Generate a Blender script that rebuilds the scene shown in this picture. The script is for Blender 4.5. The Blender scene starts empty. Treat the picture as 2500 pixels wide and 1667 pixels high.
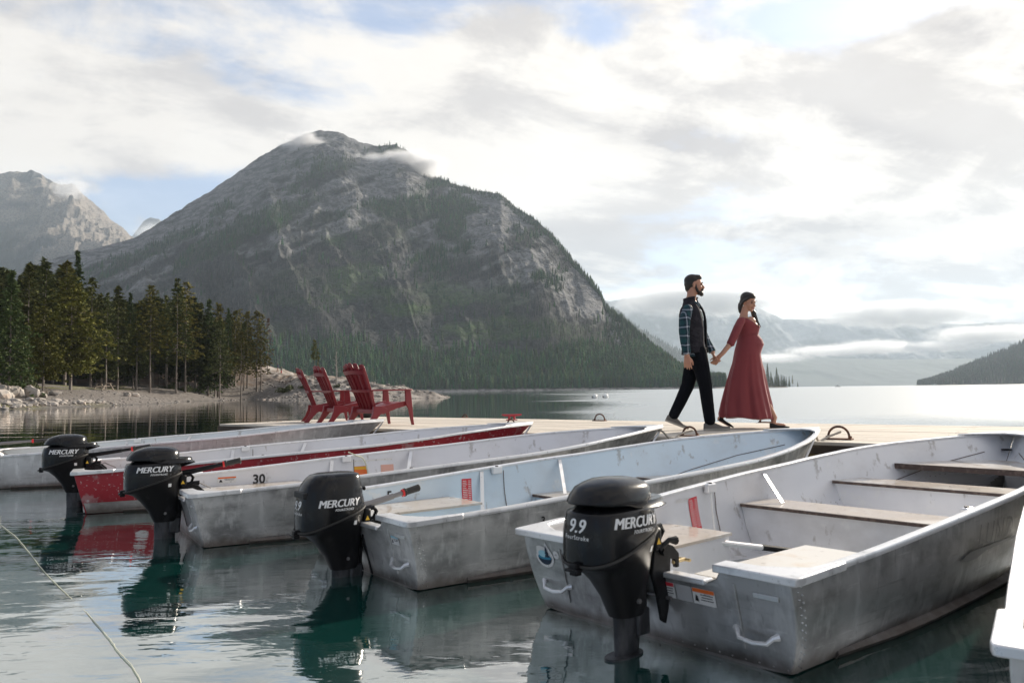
import bpy, bmesh, math, random
import numpy as np
from mathutils import Vector, Matrix
from mathutils.bvhtree import BVHTree
R = math.radians
scene = bpy.context.scene
COL = scene.collection

# ------------------------------------------------------------------ camera
cam_d = bpy.data.cameras.new('camera')
cam = bpy.data.objects.new('camera', cam_d); COL.objects.link(cam)
scene.camera = cam
PITCH, ROLL = R(3.502), R(0.73)
cam.matrix_world = Matrix.Translation((0, 0, 1.0)) @ Matrix.Rotation(R(90) + PITCH, 4, 'X') @ Matrix.Rotation(-ROLL, 4, 'Z')
cam_d.sensor_width = 36; cam_d.lens = 28.0
cam_d.clip_start = 0.05; cam_d.clip_end = 30000
cam_d.dof.use_dof = True; cam_d.dof.focus_distance = 9.8; cam_d.dof.aperture_fstop = 5.0

# ------------------------------------------------------------------ sun and sky
SUN_EL, SUN_AZ = R(23), R(44)          # azimuth measured from +Y towards +X
SUN = Vector((math.sin(SUN_AZ)*math.cos(SUN_EL), math.cos(SUN_AZ)*math.cos(SUN_EL), math.sin(SUN_EL)))
sl = bpy.data.lights.new('sun', 'SUN'); sl.energy = 5.0; sl.angle = R(0.9); sl.color = (1.0, 0.90, 0.76)
so = bpy.data.objects.new('sun', sl); COL.objects.link(so)
so.rotation_euler = (-SUN).to_track_quat('-Z', 'Y').to_euler()

scene.view_settings.view_transform = 'Standard'; scene.view_settings.look = 'None'
scene.view_settings.gamma = 1.0; scene.view_settings.use_curve_mapping = False
scene.view_settings.exposure = 0.78
scene.render.engine = 'CYCLES'
cy = scene.cycles
cy.use_denoising = True
cy.max_bounces = 7; cy.diffuse_bounces = 2; cy.glossy_bounces = 4; cy.transparent_max_bounces = 6
cy.volume_bounces = 1; cy.sample_clamp_indirect = 6.0; cy.sample_clamp_direct = 0
cy.use_adaptive_sampling = True; cy.adaptive_threshold = 0.012
cy.volume_max_steps = 64

class NT:
    """small helper to write node graphs"""
    def __init__(s, tree): s.t = tree; s.n = tree.nodes; s.l = tree.links
    def new(s, typ, **kw):
        n = s.n.new(typ)
        for k, v in kw.items(): setattr(n, k, v)
        return n
    def put(s, sock, v):
        if isinstance(v, bpy.types.NodeSocket): s.l.new(v, sock)
        elif isinstance(v, (tuple, list)) and sock.type == 'RGBA' and len(v) == 3: sock.default_value = (*v, 1)
        else: sock.default_value = v
    def m(s, op, a, b=0.0, c=None, clamp=False):
        n = s.new('ShaderNodeMath', operation=op, use_clamp=clamp)
        s.put(n.inputs[0], a); s.put(n.inputs[1], b)
        if c is not None: s.put(n.inputs[2], c)
        return n.outputs[0]
    def v(s, op, a, b=None, scale=None):
        n = s.new('ShaderNodeVectorMath', operation=op)
        s.put(n.inputs[0], a)
        if b is not None: s.put(n.inputs[1], b)
        if scale is not None: s.put(n.inputs[3], scale)
        return n.outputs['Value'] if op in ('DOT_PRODUCT', 'LENGTH', 'DISTANCE') else n.outputs[0]
    def sep(s, a):
        n = s.new('ShaderNodeSeparateXYZ'); s.put(n.inputs[0], a); return n.outputs
    def comb(s, x, y, z):
        n = s.new('ShaderNodeCombineXYZ')
        s.put(n.inputs[0], x); s.put(n.inputs[1], y); s.put(n.inputs[2], z); return n.outputs[0]
    def noise(s, vec, scale, detail=4, rough=0.55, dist=0.0):
        n = s.new('ShaderNodeTexNoise')
        s.put(n.inputs['Vector'], vec); n.inputs['Scale'].default_value = scale
        n.inputs['Detail'].default_value = detail; n.inputs['Roughness'].default_value = rough
        n.inputs['Distortion'].default_value = dist
        return n.outputs['Fac']
    def step(s, x, lo, hi):
        n = s.new('ShaderNodeMapRange', interpolation_type='SMOOTHSTEP')
        s.put(n.inputs[0], x); s.put(n.inputs[1], lo); s.put(n.inputs[2], hi)
        return n.outputs[0]
    def mix(s, f, a, b, blend='MIX'):
        n = s.new('ShaderNodeMix', data_type='RGBA', blend_type=blend)
        s.put(n.inputs[0], f); s.put(n.inputs[6], a); s.put(n.inputs[7], b)
        return n.outputs[2]
    def scalev(s, vec, xyz):
        n = s.new('ShaderNodeMapping'); s.put(n.inputs['Vector'], vec); n.inputs['Scale'].default_value = xyz
        return n.outputs[0]

world = bpy.data.worlds.new('World'); scene.world = world; world.use_nodes = True
world.cycles.sampling_method = 'MANUAL'; world.cycles.sample_map_resolution = 1024
w = NT(world.node_tree); w.n.clear()
tc = w.new('ShaderNodeTexCoord').outputs['Generated']
dirv = w.v('NORMALIZE', tc)
dx, dy, dz = w.sep(dirv)
sky = w.new('ShaderNodeTexSky', sky_type='NISHITA', sun_disc=False, sun_elevation=SUN_EL, sun_rotation=SUN_AZ,
            altitude=1400, air_density=1.0, dust_density=2.2, ozone_density=2.5)
bg_sky = w.new('ShaderNodeBackground'); w.put(bg_sky.inputs[0], sky.outputs[0]); bg_sky.inputs[1].default_value = 0.105
up = w.m('MAXIMUM', dz, 0.0)
inv = w.m('DIVIDE', 1.0, w.m('ADD', up, 0.16))
px, py = w.m('MULTIPLY', dx, inv), w.m('MULTIPLY', dy, inv)
# cloud sheet: streets drawn out towards the lower right, billows within them
ca, sa = math.cos(R(-24)), math.sin(R(-24))
qx = w.m('ADD', w.m('MULTIPLY', px, ca), w.m('MULTIPLY', py, -sa)); qy = w.m('ADD', w.m('MULTIPLY', px, sa), w.m('MULTIPLY', py, ca))
P1 = w.comb(w.m('MULTIPLY', qx, 0.62), qy, 3.7)
warp = w.new('ShaderNodeTexNoise'); w.put(warp.inputs['Vector'], P1); warp.inputs['Scale'].default_value = 1.1; warp.inputs['Detail'].default_value = 3
P1w = w.v('ADD', P1, w.v('SCALE', w.v('SUBTRACT', warp.outputs['Color'], (0.5, 0.5, 0.5)), scale=0.7))
n1 = w.noise(P1w, 1.7, 10, 0.62)
n2 = w.noise(w.v('ADD', P1w, (7.3, 2.1, 0)), 0.55, 5, 0.5)
n3 = w.noise(w.v('ADD', w.scalev(dirv, (1, 1, 2.0)), (1.3, 0.2, 2.2)), 7.0, 9, 0.62, 0.3)
def blob(x, z, sx, sz, ang=0.0):
    """soft elliptical patch of sky around the direction whose x/y is x and z/y is z (ahead of the lake)"""
    ax = w.m('DIVIDE', dx, w.m('MAXIMUM', dy, 0.05)); az = w.m('DIVIDE', dz, w.m('MAXIMUM', dy, 0.05))
    u = w.m('SUBTRACT', ax, x); v_ = w.m('SUBTRACT', az, z)
    c, s_ = math.cos(R(ang)), math.sin(R(ang))
    a = w.m('DIVIDE', w.m('ADD', w.m('MULTIPLY', u, c), w.m('MULTIPLY', v_, s_)), sx)
    b = w.m('DIVIDE', w.m('SUBTRACT', w.m('MULTIPLY', v_, c), w.m('MULTIPLY', u, s_)), sz)
    d = w.m('ADD', w.m('MULTIPLY', a, a), w.m('MULTIPLY', b, b))
    return w.m('EXPONENT', w.m('MULTIPLY', d, -1.0))
n4 = w.noise(w.v('ADD', w.scalev(dirv, (1, 1, 1.9)), (2.6, 0.4, 1.7)), 4.2, 12, 0.60, 0.35)
cov = w.m('ADD', w.m('ADD', w.m('MULTIPLY', n1, 0.34), w.m('MULTIPLY', n2, 0.20)), w.m('MULTIPLY', n4, 0.46))
# where the blue shows / where the cloud is thick, as in the sky above this lake
for (x, z, sx, sz, ang, k) in SKY_BLOBS if 'SKY_BLOBS' in globals() else (
        (-0.62, 0.49, 0.16, 0.04, -12, -0.08), (-0.46, 0.40, 0.22, 0.03, -22, -0.02), (-0.33, 0.385, 0.07, 0.03, -20, -0.06),
        (-0.43, 0.25, 0.14, 0.03, -20, -0.09), (-0.38, 0.34, 0.10, 0.04, -20, 0.07), (-0.10, 0.475, 0.10, 0.018, -5, -0.05), (0.11, 0.46, 0.07, 0.045, 0, -0.15),
        (0.40, 0.475, 0.13, 0.030, 6, -0.18), (0.50, 0.30, 0.07, 0.05, 20, -0.05), (-0.16, 0.33, 0.30, 0.07, -12, 0.10),
        (0.03, 0.40, 0.12, 0.07, 0, 0.16), (0.33, 0.36, 0.32, 0.07, -6, 0.12), (0.60, 0.40, 0.08, 0.07, 0, 0.16),
        (0.12, 0.285, 0.30, 0.03, -5, 0.10), (0.35, 0.22, 0.4, 0.05, 0, 0.10), (-0.60, 0.34, 0.2, 0.04, -18, 0.08)):
    cov = w.m('ADD', cov, w.m('MULTIPLY', blob(x, z, sx, sz, ang), k))
mask = w.step(cov, 0.435, 0.545)
mask = w.m('ADD', w.m('MULTIPLY', mask, 0.74), 0.24)
sund = w.v('DOT_PRODUCT', dirv, tuple(SUN))
glow = w.m('POWER', w.m('MAXIMUM', sund, 0.0), 3.0)
# cloud colour: sunlit cream tops, mauve-grey bellies
shade = w.step(w.m('ADD', w.m('MULTIPLY', w.noise(w.v('ADD', P1w, (0.13, -0.22, 5.0)), 2.1, 10, 0.64), 0.55), w.m('MULTIPLY', w.noise(w.v('ADD', w.scalev(dirv, (1, 1, 2.2)), (4.3, 1.2, 0.2)), 5.0, 9, 0.62, 0.4), 0.45)), 0.45, 0.58)
low = w.m('SUBTRACT', 1.0, w.step(dz, 0.05, 0.24))
grey = w.m('MULTIPLY', shade, w.m('ADD', 0.78, w.m('MULTIPLY', low, 0.25)))
for (x, z, sx, sz, ang, k) in ((0.21, 0.315, 0.09, 0.020, -6, 0.55), (0.44, 0.325, 0.14, 0.020, -14, 0.30), (0.60, 0.455, 0.05, 0.035, 20, 0.4),
                               (0.20, 0.175, 0.22, 0.032, 0, 0.6), (0.45, 0.185, 0.12, 0.030, 8, 0.6), (0.60, 0.125, 0.10, 0.045, 25, 0.8), (0.36, 0.125, 0.12, 0.02, 0, 0.4)):
    grey = w.m('ADD', grey, w.m('MULTIPLY', blob(x, z, sx, sz, ang), k))
grey = w.m('MULTIPLY', grey, 1.0, clamp=True)
bright = w.mix(glow, (0.545, 0.515, 0.478), (0.72, 0.675, 0.61))
dark = w.mix(low, (0.33, 0.315, 0.315), (0.235, 0.265, 0.305))
dark = w.mix(w.m('MULTIPLY', glow, 0.7, clamp=True), dark, (0.39, 0.355, 0.33))
ccol = w.mix(grey, bright, dark)
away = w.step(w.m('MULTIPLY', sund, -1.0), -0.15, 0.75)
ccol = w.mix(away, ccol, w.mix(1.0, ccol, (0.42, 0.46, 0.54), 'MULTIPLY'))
ccol = w.mix(w.m('MULTIPLY', w.step(n3, 0.35, 0.7), 0.07), ccol, (0.9, 0.9, 0.9))
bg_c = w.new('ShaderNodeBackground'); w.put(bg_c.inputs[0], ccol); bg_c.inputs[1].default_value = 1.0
# thin bright veil near the horizon, stronger towards the sun
veil = w.m('MULTIPLY', w.m('SUBTRACT', 1.0, w.step(dz, 0.02, 0.42)), 0.62)
mask = w.m('MAXIMUM', mask, veil)
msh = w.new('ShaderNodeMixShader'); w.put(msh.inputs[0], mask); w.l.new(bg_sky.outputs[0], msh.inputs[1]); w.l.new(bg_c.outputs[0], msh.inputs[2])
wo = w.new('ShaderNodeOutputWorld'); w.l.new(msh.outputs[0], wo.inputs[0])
# ------------------------------------------------------------------ materials
def material(name, base, rough=0.5, metal=0.0, layers=(), bump=None, spec=0.5, coords='Object', rough_var=None, attr=None, rand=0.0, coat=0.0, sss=0.0):
    """layers: (scale, detail, lo, hi, colour, stretch, strength) noise patches of colour laid over the base"""
    mt = bpy.data.materials.new(name); mt.use_nodes = True
    g = NT(mt.node_tree); b = g.n['Principled BSDF']
    tcn = g.new('ShaderNodeTexCoord'); co = tcn.outputs[coords if coords != 'World' else 'Object']
    if coords == 'World':
        co = g.new('ShaderNodeNewGeometry').outputs['Position']
    c = base
    if attr:
        a = g.new('ShaderNodeAttribute', attribute_name=attr); c = a.outputs['Color']
    for i, (sc, det, lo, hi, col, stretch, k) in enumerate(layers):
        f = g.noise(g.v('ADD', g.scalev(co, stretch), (i*3.1, i*1.7, i*2.3)), sc, det, 0.6)
        c = g.mix(g.m('MULTIPLY', g.step(f, lo, hi), k), c, col)
    if rand:
        oi = g.new('ShaderNodeObjectInfo').outputs['Random']
        c = g.mix(1.0, c, g.mix(oi, (1-rand,)*3, (1+rand,)*3), 'MULTIPLY')
    g.put(b.inputs['Base Color'], c)
    b.inputs['Metallic'].default_value = metal; b.inputs['Specular IOR Level'].default_value = spec
    b.inputs['Coat Weight'].default_value = coat
    if sss:
        b.inputs['Subsurface Weight'].default_value = sss; b.inputs['Subsurface Radius'].default_value = (0.02, 0.008, 0.004)
    if rough_var:
        f = g.noise(co, rough_var[0], 5, 0.6); g.put(b.inputs['Roughness'], g.m('ADD', rough, g.m('MULTIPLY', g.m('SUBTRACT', f, 0.5), rough_var[1]), clamp=True))
    else: b.inputs['Roughness'].default_value = rough
    if bump:
        sc, st, dist = bump[:3]; stretch = bump[3] if len(bump) > 3 else (1, 1, 1)
        bn = g.new('ShaderNodeBump'); bn.inputs['Strength'].default_value = st; bn.inputs['Distance'].default_value = dist
        g.put(bn.inputs['Height'], g.noise(g.scalev(co, stretch), sc, 5, 0.6)); g.l.new(bn.outputs[0], b.inputs['Normal'])
    return mt

# ------------------------------------------------------------------ mesh helpers
def link_mesh(name, verts, faces, mat=None, parent=None, smooth=False, angle=None, colors=None):
    me = bpy.data.meshes.new(name)
    me.from_pydata([tuple(v) for v in verts] if not isinstance(verts, np.ndarray) else verts.tolist(), [], faces)
    me.update()
    if mat: me.materials.append(mat)
    if smooth:
        me.shade_smooth()
        if angle: me.set_sharp_from_angle(angle=R(angle))
    if colors is not None:
        ca_ = me.color_attributes.new('col', 'FLOAT_COLOR', 'POINT')
        ca_.data.foreach_set('color', np.concatenate([colors, np.ones((len(colors), 1))], 1).astype(np.float32).ravel())
    o = bpy.data.objects.new(name, me); COL.objects.link(o)
    if parent: o.parent = parent
    return o
def fast_mesh(name, verts, tris, mat=None, colors=None, parent=None, smooth=False, nper=3):
    """large meshes through foreach_set"""
    me = bpy.data.meshes.new(name)
    nv, nf = len(verts), len(tris)
    me.vertices.add(nv); me.vertices.foreach_set('co', np.asarray(verts, np.float32).ravel())
    me.loops.add(nf*nper); me.loops.foreach_set('vertex_index', np.asarray(tris, np.int32).ravel())
    me.polygons.add(nf); me.polygons.foreach_set('loop_start', np.arange(0, nf*nper, nper, dtype=np.int32))
    if smooth: me.polygons.foreach_set('use_smooth', np.ones(nf, bool))
    me.update(calc_edges=True)
    if mat: me.materials.append(mat)
    if colors is not None:
        ca_ = me.color_attributes.new('col', 'FLOAT_COLOR', 'POINT')
        ca_.data.foreach_set('color', np.concatenate([colors, np.ones((nv, 1))], 1).astype(np.float32).ravel())
    o = bpy.data.objects.new(name, me); COL.objects.link(o)
    if parent: o.parent = parent
    return o
def empty(name, loc, rz=0.0):
    o = bpy.data.objects.new(name, None); COL.objects.link(o); o.location = loc; o.rotation_euler = (0, 0, rz)
    o.empty_display_size = 0.1
    return o
def tag(o, label=None, cat=None, group=None, kind=None):
    if label: o['label'] = label
    if cat: o['category'] = cat
    if group: o['group'] = group
    if kind: o['kind'] = kind
    return o
def children_of(o): return [c for c in o.children]
def copy_tree(o, parent=None):
    c = o.copy(); COL.objects.link(c); c.parent = parent
    for ch in list(o.children): copy_tree(ch, c)
    return c

class MB:
    def __init__(s): s.v = []; s.f = []
    def add(s, vs, fs, M=None):
        k = len(s.v)
        s.v += [tuple(M @ Vector(p)) if M is not None else tuple(p) for p in vs]
        s.f += [tuple(i + k for i in f) for f in fs]; return s
    def box(s, lo, hi, M=None):
        x0, y0, z0 = lo; x1, y1, z1 = hi
        vs = [(x0, y0, z0), (x1, y0, z0), (x1, y1, z0), (x0, y1, z0), (x0, y0, z1), (x1, y0, z1), (x1, y1, z1), (x0, y1, z1)]
        return s.add(vs, [(3, 2, 1, 0), (4, 5, 6, 7), (0, 1, 5, 4), (1, 2, 6, 5), (2, 3, 7, 6), (3, 0, 4, 7)], M)
    def hexa(s, pts):
        return s.add(pts, [(3, 2, 1, 0), (4, 5, 6, 7), (0, 1, 5, 4), (1, 2, 6, 5), (2, 3, 7, 6), (3, 0, 4, 7)])
    def loft(s, rings, caps=True, closed=True, M=None):
        n = len(rings[0]); vs = [p for r in rings for p in r]; fs = []
        for i in range(len(rings) - 1):
            for j in range(n if closed else n - 1):
                a, b = i*n + j, i*n + (j + 1) % n
                fs.append((a, b, b + n, a + n))
        if caps and closed:
            fs.append(tuple(reversed(range(n)))); fs.append(tuple(range((len(rings) - 1)*n, len(rings)*n)))
        return s.add(vs, fs, M)
    def tube(s, pts, r, n=8, caps=True, M=None, closed=False, flat=None):
        pts = [Vector(p) for p in pts]; m = len(pts); rs = r if isinstance(r, (list, tuple)) else [r]*m
        rings = []; ref = None
        for i, p in enumerate(pts):
            if closed: t = pts[(i + 1) % m] - pts[i - 1]
            else: t = pts[min(i + 1, m - 1)] - pts[max(i - 1, 0)]
            t.normalize()
            if ref is None:
                ref = Vector((0, 0, 1)) if abs(t.z) < 0.9 else Vector((1, 0, 0))
            a = t.cross(ref); a.normalize(); b = a.cross(t); b.normalize(); ref = b
            fl = flat or 1.0
            rings.append([p + (a*math.cos(2*math.pi*j/n) + b*math.sin(2*math.pi*j/n)*fl)*rs[i] for j in range(n)])
        if closed: rings.append(rings[0]); caps = False
        return s.loft(rings, caps, True, M)
    def ell(s, c, r, n=12, m=8, M=None):
        rings = []
        for i in range(m + 1):
            th = math.pi*i/m; rr = max(math.sin(th), 0.02)
            rings.append([(c[0] + r[0]*rr*math.cos(2*math.pi*j/n), c[1] + r[1]*rr*math.sin(2*math.pi*j/n), c[2] - r[2]*math.cos(th)) for j in range(n)])
        return s.loft(rings, True, True, M)
    def prism(s, poly, z0, z1, M=None):
        return s.loft([[(x, y, z0) for x, y in poly], [(x, y, z1) for x, y in poly]], True, True, M)
    def cyl(s, p0, p1, r0, r1=None, n=12, M=None):
        return s.tube([p0, p1], [r0, r0 if r1 is None else r1], n, True, M)
    def build(s, name, mat, parent=None, smooth=True, angle=35, bevel=0.0):
        o = link_mesh(name, s.v, s.f, mat, parent, False)
        bm = bmesh.new(); bm.from_mesh(o.data); bmesh.ops.recalc_face_normals(bm, faces=bm.faces); bm.to_mesh(o.data); bm.free()
        if smooth:
            o.data.shade_smooth(); o.data.set_sharp_from_angle(angle=R(angle))
        if bevel:
            md = o.modifiers.new('bevel', 'BEVEL'); md.width = bevel; md.segments = 2; md.limit_method = 'ANGLE'; md.angle_limit = R(40)
            md.harden_normals = False
        return o
def ellring(cx, cy, z, rx, ry, n=24, e=2.0, tilt=0.0, a0=0.0):
    out = []
    for j in range(n):
        t = 2*math.pi*j/n + a0; c, s_ = math.cos(t), math.sin(t)
        x = math.copysign(abs(c)**(2/e), c)*rx; y = math.copysign(abs(s_)**(2/e), s_)*ry
        out.append((cx + x, cy + y, z + tilt*x))
    return out
def lerp_tab(tab, x):
    xs = [t[0] for t in tab]
    return float(np.interp(x, xs, [t[1] for t in tab]))
def text_mesh(txt, size, bold=0.0, shear=0.0, extrude=0.0, name='lettering', spacing=1.0):
    cu = bpy.data.curves.new(name, 'FONT'); cu.body = txt; cu.size = size; cu.offset = bold; cu.shear = shear; cu.extrude = extrude
    cu.align_x = 'CENTER'; cu.align_y = 'CENTER'; cu.resolution_u = 3; cu.space_character = spacing
    o = bpy.data.objects.new(name, cu); COL.objects.link(o)
    dg = bpy.context.evaluated_depsgraph_get(); me = bpy.data.meshes.new_from_object(o.evaluated_get(dg))
    bpy.data.objects.remove(o); bpy.data.curves.remove(cu)
    return me

# ------------------------------------------------------------------ numpy noise
def _hash(ix, iy, seed):
    h = (ix.astype(np.int64)*374761393 + iy.astype(np.int64)*668265263 + seed*1442695041) & 0xffffffff
    h = ((h ^ (h >> 13))*1274126177) & 0xffffffff
    return ((h ^ (h >> 16)) & 0xffff)/65535.0
def vnoise(x, y, seed=0):
    ix, iy = np.floor(x), np.floor(y); fx, fy = x - ix, y - iy
    fx = fx*fx*fx*(fx*(fx*6 - 15) + 10); fy = fy*fy*fy*(fy*(fy*6 - 15) + 10)
    ix = ix.astype(np.int64); iy = iy.astype(np.int64)
    a, b = _hash(ix, iy, seed), _hash(ix + 1, iy, seed); c, d = _hash(ix, iy + 1, seed), _hash(ix + 1, iy + 1, seed)
    return (a*(1 - fx) + b*fx)*(1 - fy) + (c*(1 - fx) + d*fx)*fy
def fbm(x, y, oct=5, seed=0, gain=0.5, lac=2.03):
    s_ = 0; a = 1; t = 0
    for i in range(oct):
        s_ = s_ + a*vnoise(x, y, seed + i*17); t += a; a *= gain; x = x*lac + 5.3; y = y*lac + 1.7
    return s_/t
def ridged(x, y, oct=5, seed=0, gain=0.5, lac=2.1):
    s_ = 0; a = 1; t = 0
    for i in range(oct):
        s_ = s_ + a*(1 - np.abs(2*vnoise(x, y, seed + i*17) - 1)); t += a; a *= gain; x = x*lac + 3.1; y = y*lac + 7.7
    return s_/t
def sstep(x, a, b):
    t = np.clip((x - a)/(b - a), 0, 1); return t*t*(3 - 2*t)
# ------------------------------------------------------------------ mountains (height fields; tables: bearing x/y -> ridge height/distance)
T_MAIN = [(-0.7282,0.1224),(-0.6465,0.1490),(-0.5919,0.1705),(-0.5370,0.1848),(-0.5040,0.1916),(-0.4766,0.1996),(-0.4273,0.2297),(-0.4053,0.2435),(-0.3833,0.2572),(-0.3502,0.2793),(-0.3171,0.3025),(-0.2893,0.3180),(-0.2616,0.3301),(-0.2449,0.3339),(-0.2310,0.3343),(-0.2115,0.3295),(-0.1892,0.3178),(-0.1670,0.3136),(-0.1447,0.3144),(-0.1309,0.3075),(-0.1115,0.2846),(-0.1005,0.2732),(-0.0673,0.2616),(-0.0397,0.2539),(-0.0120,0.2496),(0.0044,0.2342),(0.0264,0.2200),(0.0482,0.2012),(0.0644,0.1815),(0.0806,0.1591),(0.0968,0.1411),(0.1129,0.1199),(0.1180,0.1027),(0.1450,0.0800),(0.1772,0.0475),(0.1987,0.0300),(0.2094,0.0210),(0.2311,0.0110),(0.2500,0.0060),(0.2745,0.0042),(0.2990,0.0038),(0.3250,0.0022),(0.3420,0.0006),(0.36,-0.003)]
T_LEFT = [(-0.86,0.27),(-0.7330,0.2730),(-0.6500,0.2820),(-0.6334,0.2829),(-0.6195,0.2839),(-0.6084,0.2854),(-0.5972,0.2813),(-0.5888,0.2750),(-0.5719,0.2664),(-0.5581,0.2679),(-0.5525,0.2639),(-0.5440,0.2553),(-0.5299,0.2423),(-0.5158,0.2309),(-0.4990,0.2167),(-0.4765,0.1968),(-0.4485,0.1686),(-0.4150,0.1349),(-0.36,0.08)]
T_PEAK = [(-0.52,0.14),(-0.4875,0.1914),(-0.4767,0.2052),(-0.4658,0.2202),(-0.4576,0.2245),(-0.4465,0.2227),(-0.4353,0.2131),(-0.4157,0.1905),(-0.38,0.14)]
T_BEHIND = [(0.04,0.15),(0.0692,0.1398),(0.1018,0.1172),(0.1154,0.1088),(0.1344,0.0975),(0.1506,0.0835),(0.1668,0.0723),(0.1883,0.0583),(0.2100,0.0471),(0.2422,0.0248),(0.2744,0.0053),(0.3,-0.002)]
T_FAR = [(-0.1,0.10),(0.0412,0.1070),(0.1237,0.1114),(0.1788,0.1174),(0.2009,0.1226),(0.2338,0.1200),(0.2775,0.1095),(0.3102,0.1008),(0.3425,0.0838),(0.3974,0.0848),(0.4523,0.0852),(0.5070,0.0817),(0.5615,0.0755),(0.6165,0.0776),(0.6711,0.0741),(0.7802,0.0645),(0.95,0.07)]
T_FARMID = [(-0.1,0.03),(0.0675,0.0352),(0.1497,0.0451),(0.2319,0.0495),(0.3138,0.0419),(0.3956,0.0354),(0.4775,0.0322),(0.5595,0.0322),(0.6415,0.0323),(0.7782,0.0327),(0.95,0.04)]
T_RIGHT = [(0.497,-0.002),(0.5089,0.0008),(0.5199,0.0032),(0.5477,0.0127),(0.5755,0.0244),(0.6035,0.0366),(0.6436,0.0514),(0.6985,0.0738),(0.7825,0.1030),(0.95,0.14)]
def tabf(t): xs = np.array([a for a, b in t]); ys = np.array([b for a, b in t]); return lambda u: np.interp(u, xs, ys)
ridge_el = tabf(T_MAIN)
ridge_d = tabf([(-0.73, 1900), (-0.5, 2150), (-0.23, 2300), (-0.13, 2200), (-0.05, 1950), (0.0, 1800), (0.05, 1600), (0.10, 1380), (0.15, 1180), (0.20, 1020), (0.26, 960), (0.36, 930)])
shore_d = tabf([(-0.73, 620), (-0.4, 760), (-0.1, 860), (0.1, 900), (0.25, 905), (0.30, 900), (0.36, 925)])
def main_h(u, Y):
    S, Rd, el = shore_d(u), ridge_d(u), ridge_el(u)
    zr = 1 + el*Rd
    t = (Y - S)/(Rd - S); tc_ = np.clip(t, 0, 1)
    steep = np.interp(u, [-0.3, 0.0, 0.1, 0.2], [1.22, 1.15, 1.05, 1.0])
    base = zr*(0.10*tc_ + 0.90*tc_**steep)
    X = u*Y
    env = np.clip(4*tc_*(1 - tc_), 0, 1)
    hz = np.clip(zr/500, 0.02, 1)
    # gullies down the fall line, dipping strata, small relief
    wu = u + 0.11*(fbm(u*7, Y/420, 4, 3) - 0.5) + 0.10*(base/500 - 0.5)
    g1 = ridged(wu*13 + 0.25*tc_, Y/1500, 4, 11) - 0.55
    g2 = ridged(wu*37, Y/520, 4, 23) - 0.55
    st = ridged((base/95 - X/170) + 1.3*fbm(X/230, Y/230, 3, 5), X/900, 4, 31) - 0.5
    sm = fbm(X/28, Y/28, 4, 41) - 0.5
    h = base + hz*env*(70*g1 + 16*g2 + 46*st) + hz*(0.12 + env)*(13*sm + 7*(fbm(X/9, Y/14, 3, 61) - 0.5))
    # rock steps: dipping benches with short cliffs
    sc = (base - 0.36*X)/34 + 1.6*(fbm(X/120, Y/120, 4, 51) - 0.5); fr = sc - np.floor(sc)
    sc2 = (base - 0.30*X)/11 + 1.2*(fbm(X/40, Y/40, 3, 53) - 0.5); fr2 = sc2 - np.floor(sc2)
    up_ = sstep(base/np.maximum(zr, 1), 0.30, 0.6)
    h = h + hz*env*up_*(11*(sstep(fr, 0.55, 1.0) - fr) + 4.5*(sstep(fr2, 0.5, 1.0) - fr2))
    h = np.where(t > 0.93, h + hz*(8*(fbm(X/18, Y/60, 3, 71) - 0.55)), h)
    over = np.clip(t - 1, 0, None)*(Rd - S)
    h = h - over*0.55
    h = np.where(t < 0, -2 + (Y - S)*0.02, h)
    return h
def pol(u, Y): return u*Y, Y

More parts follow.
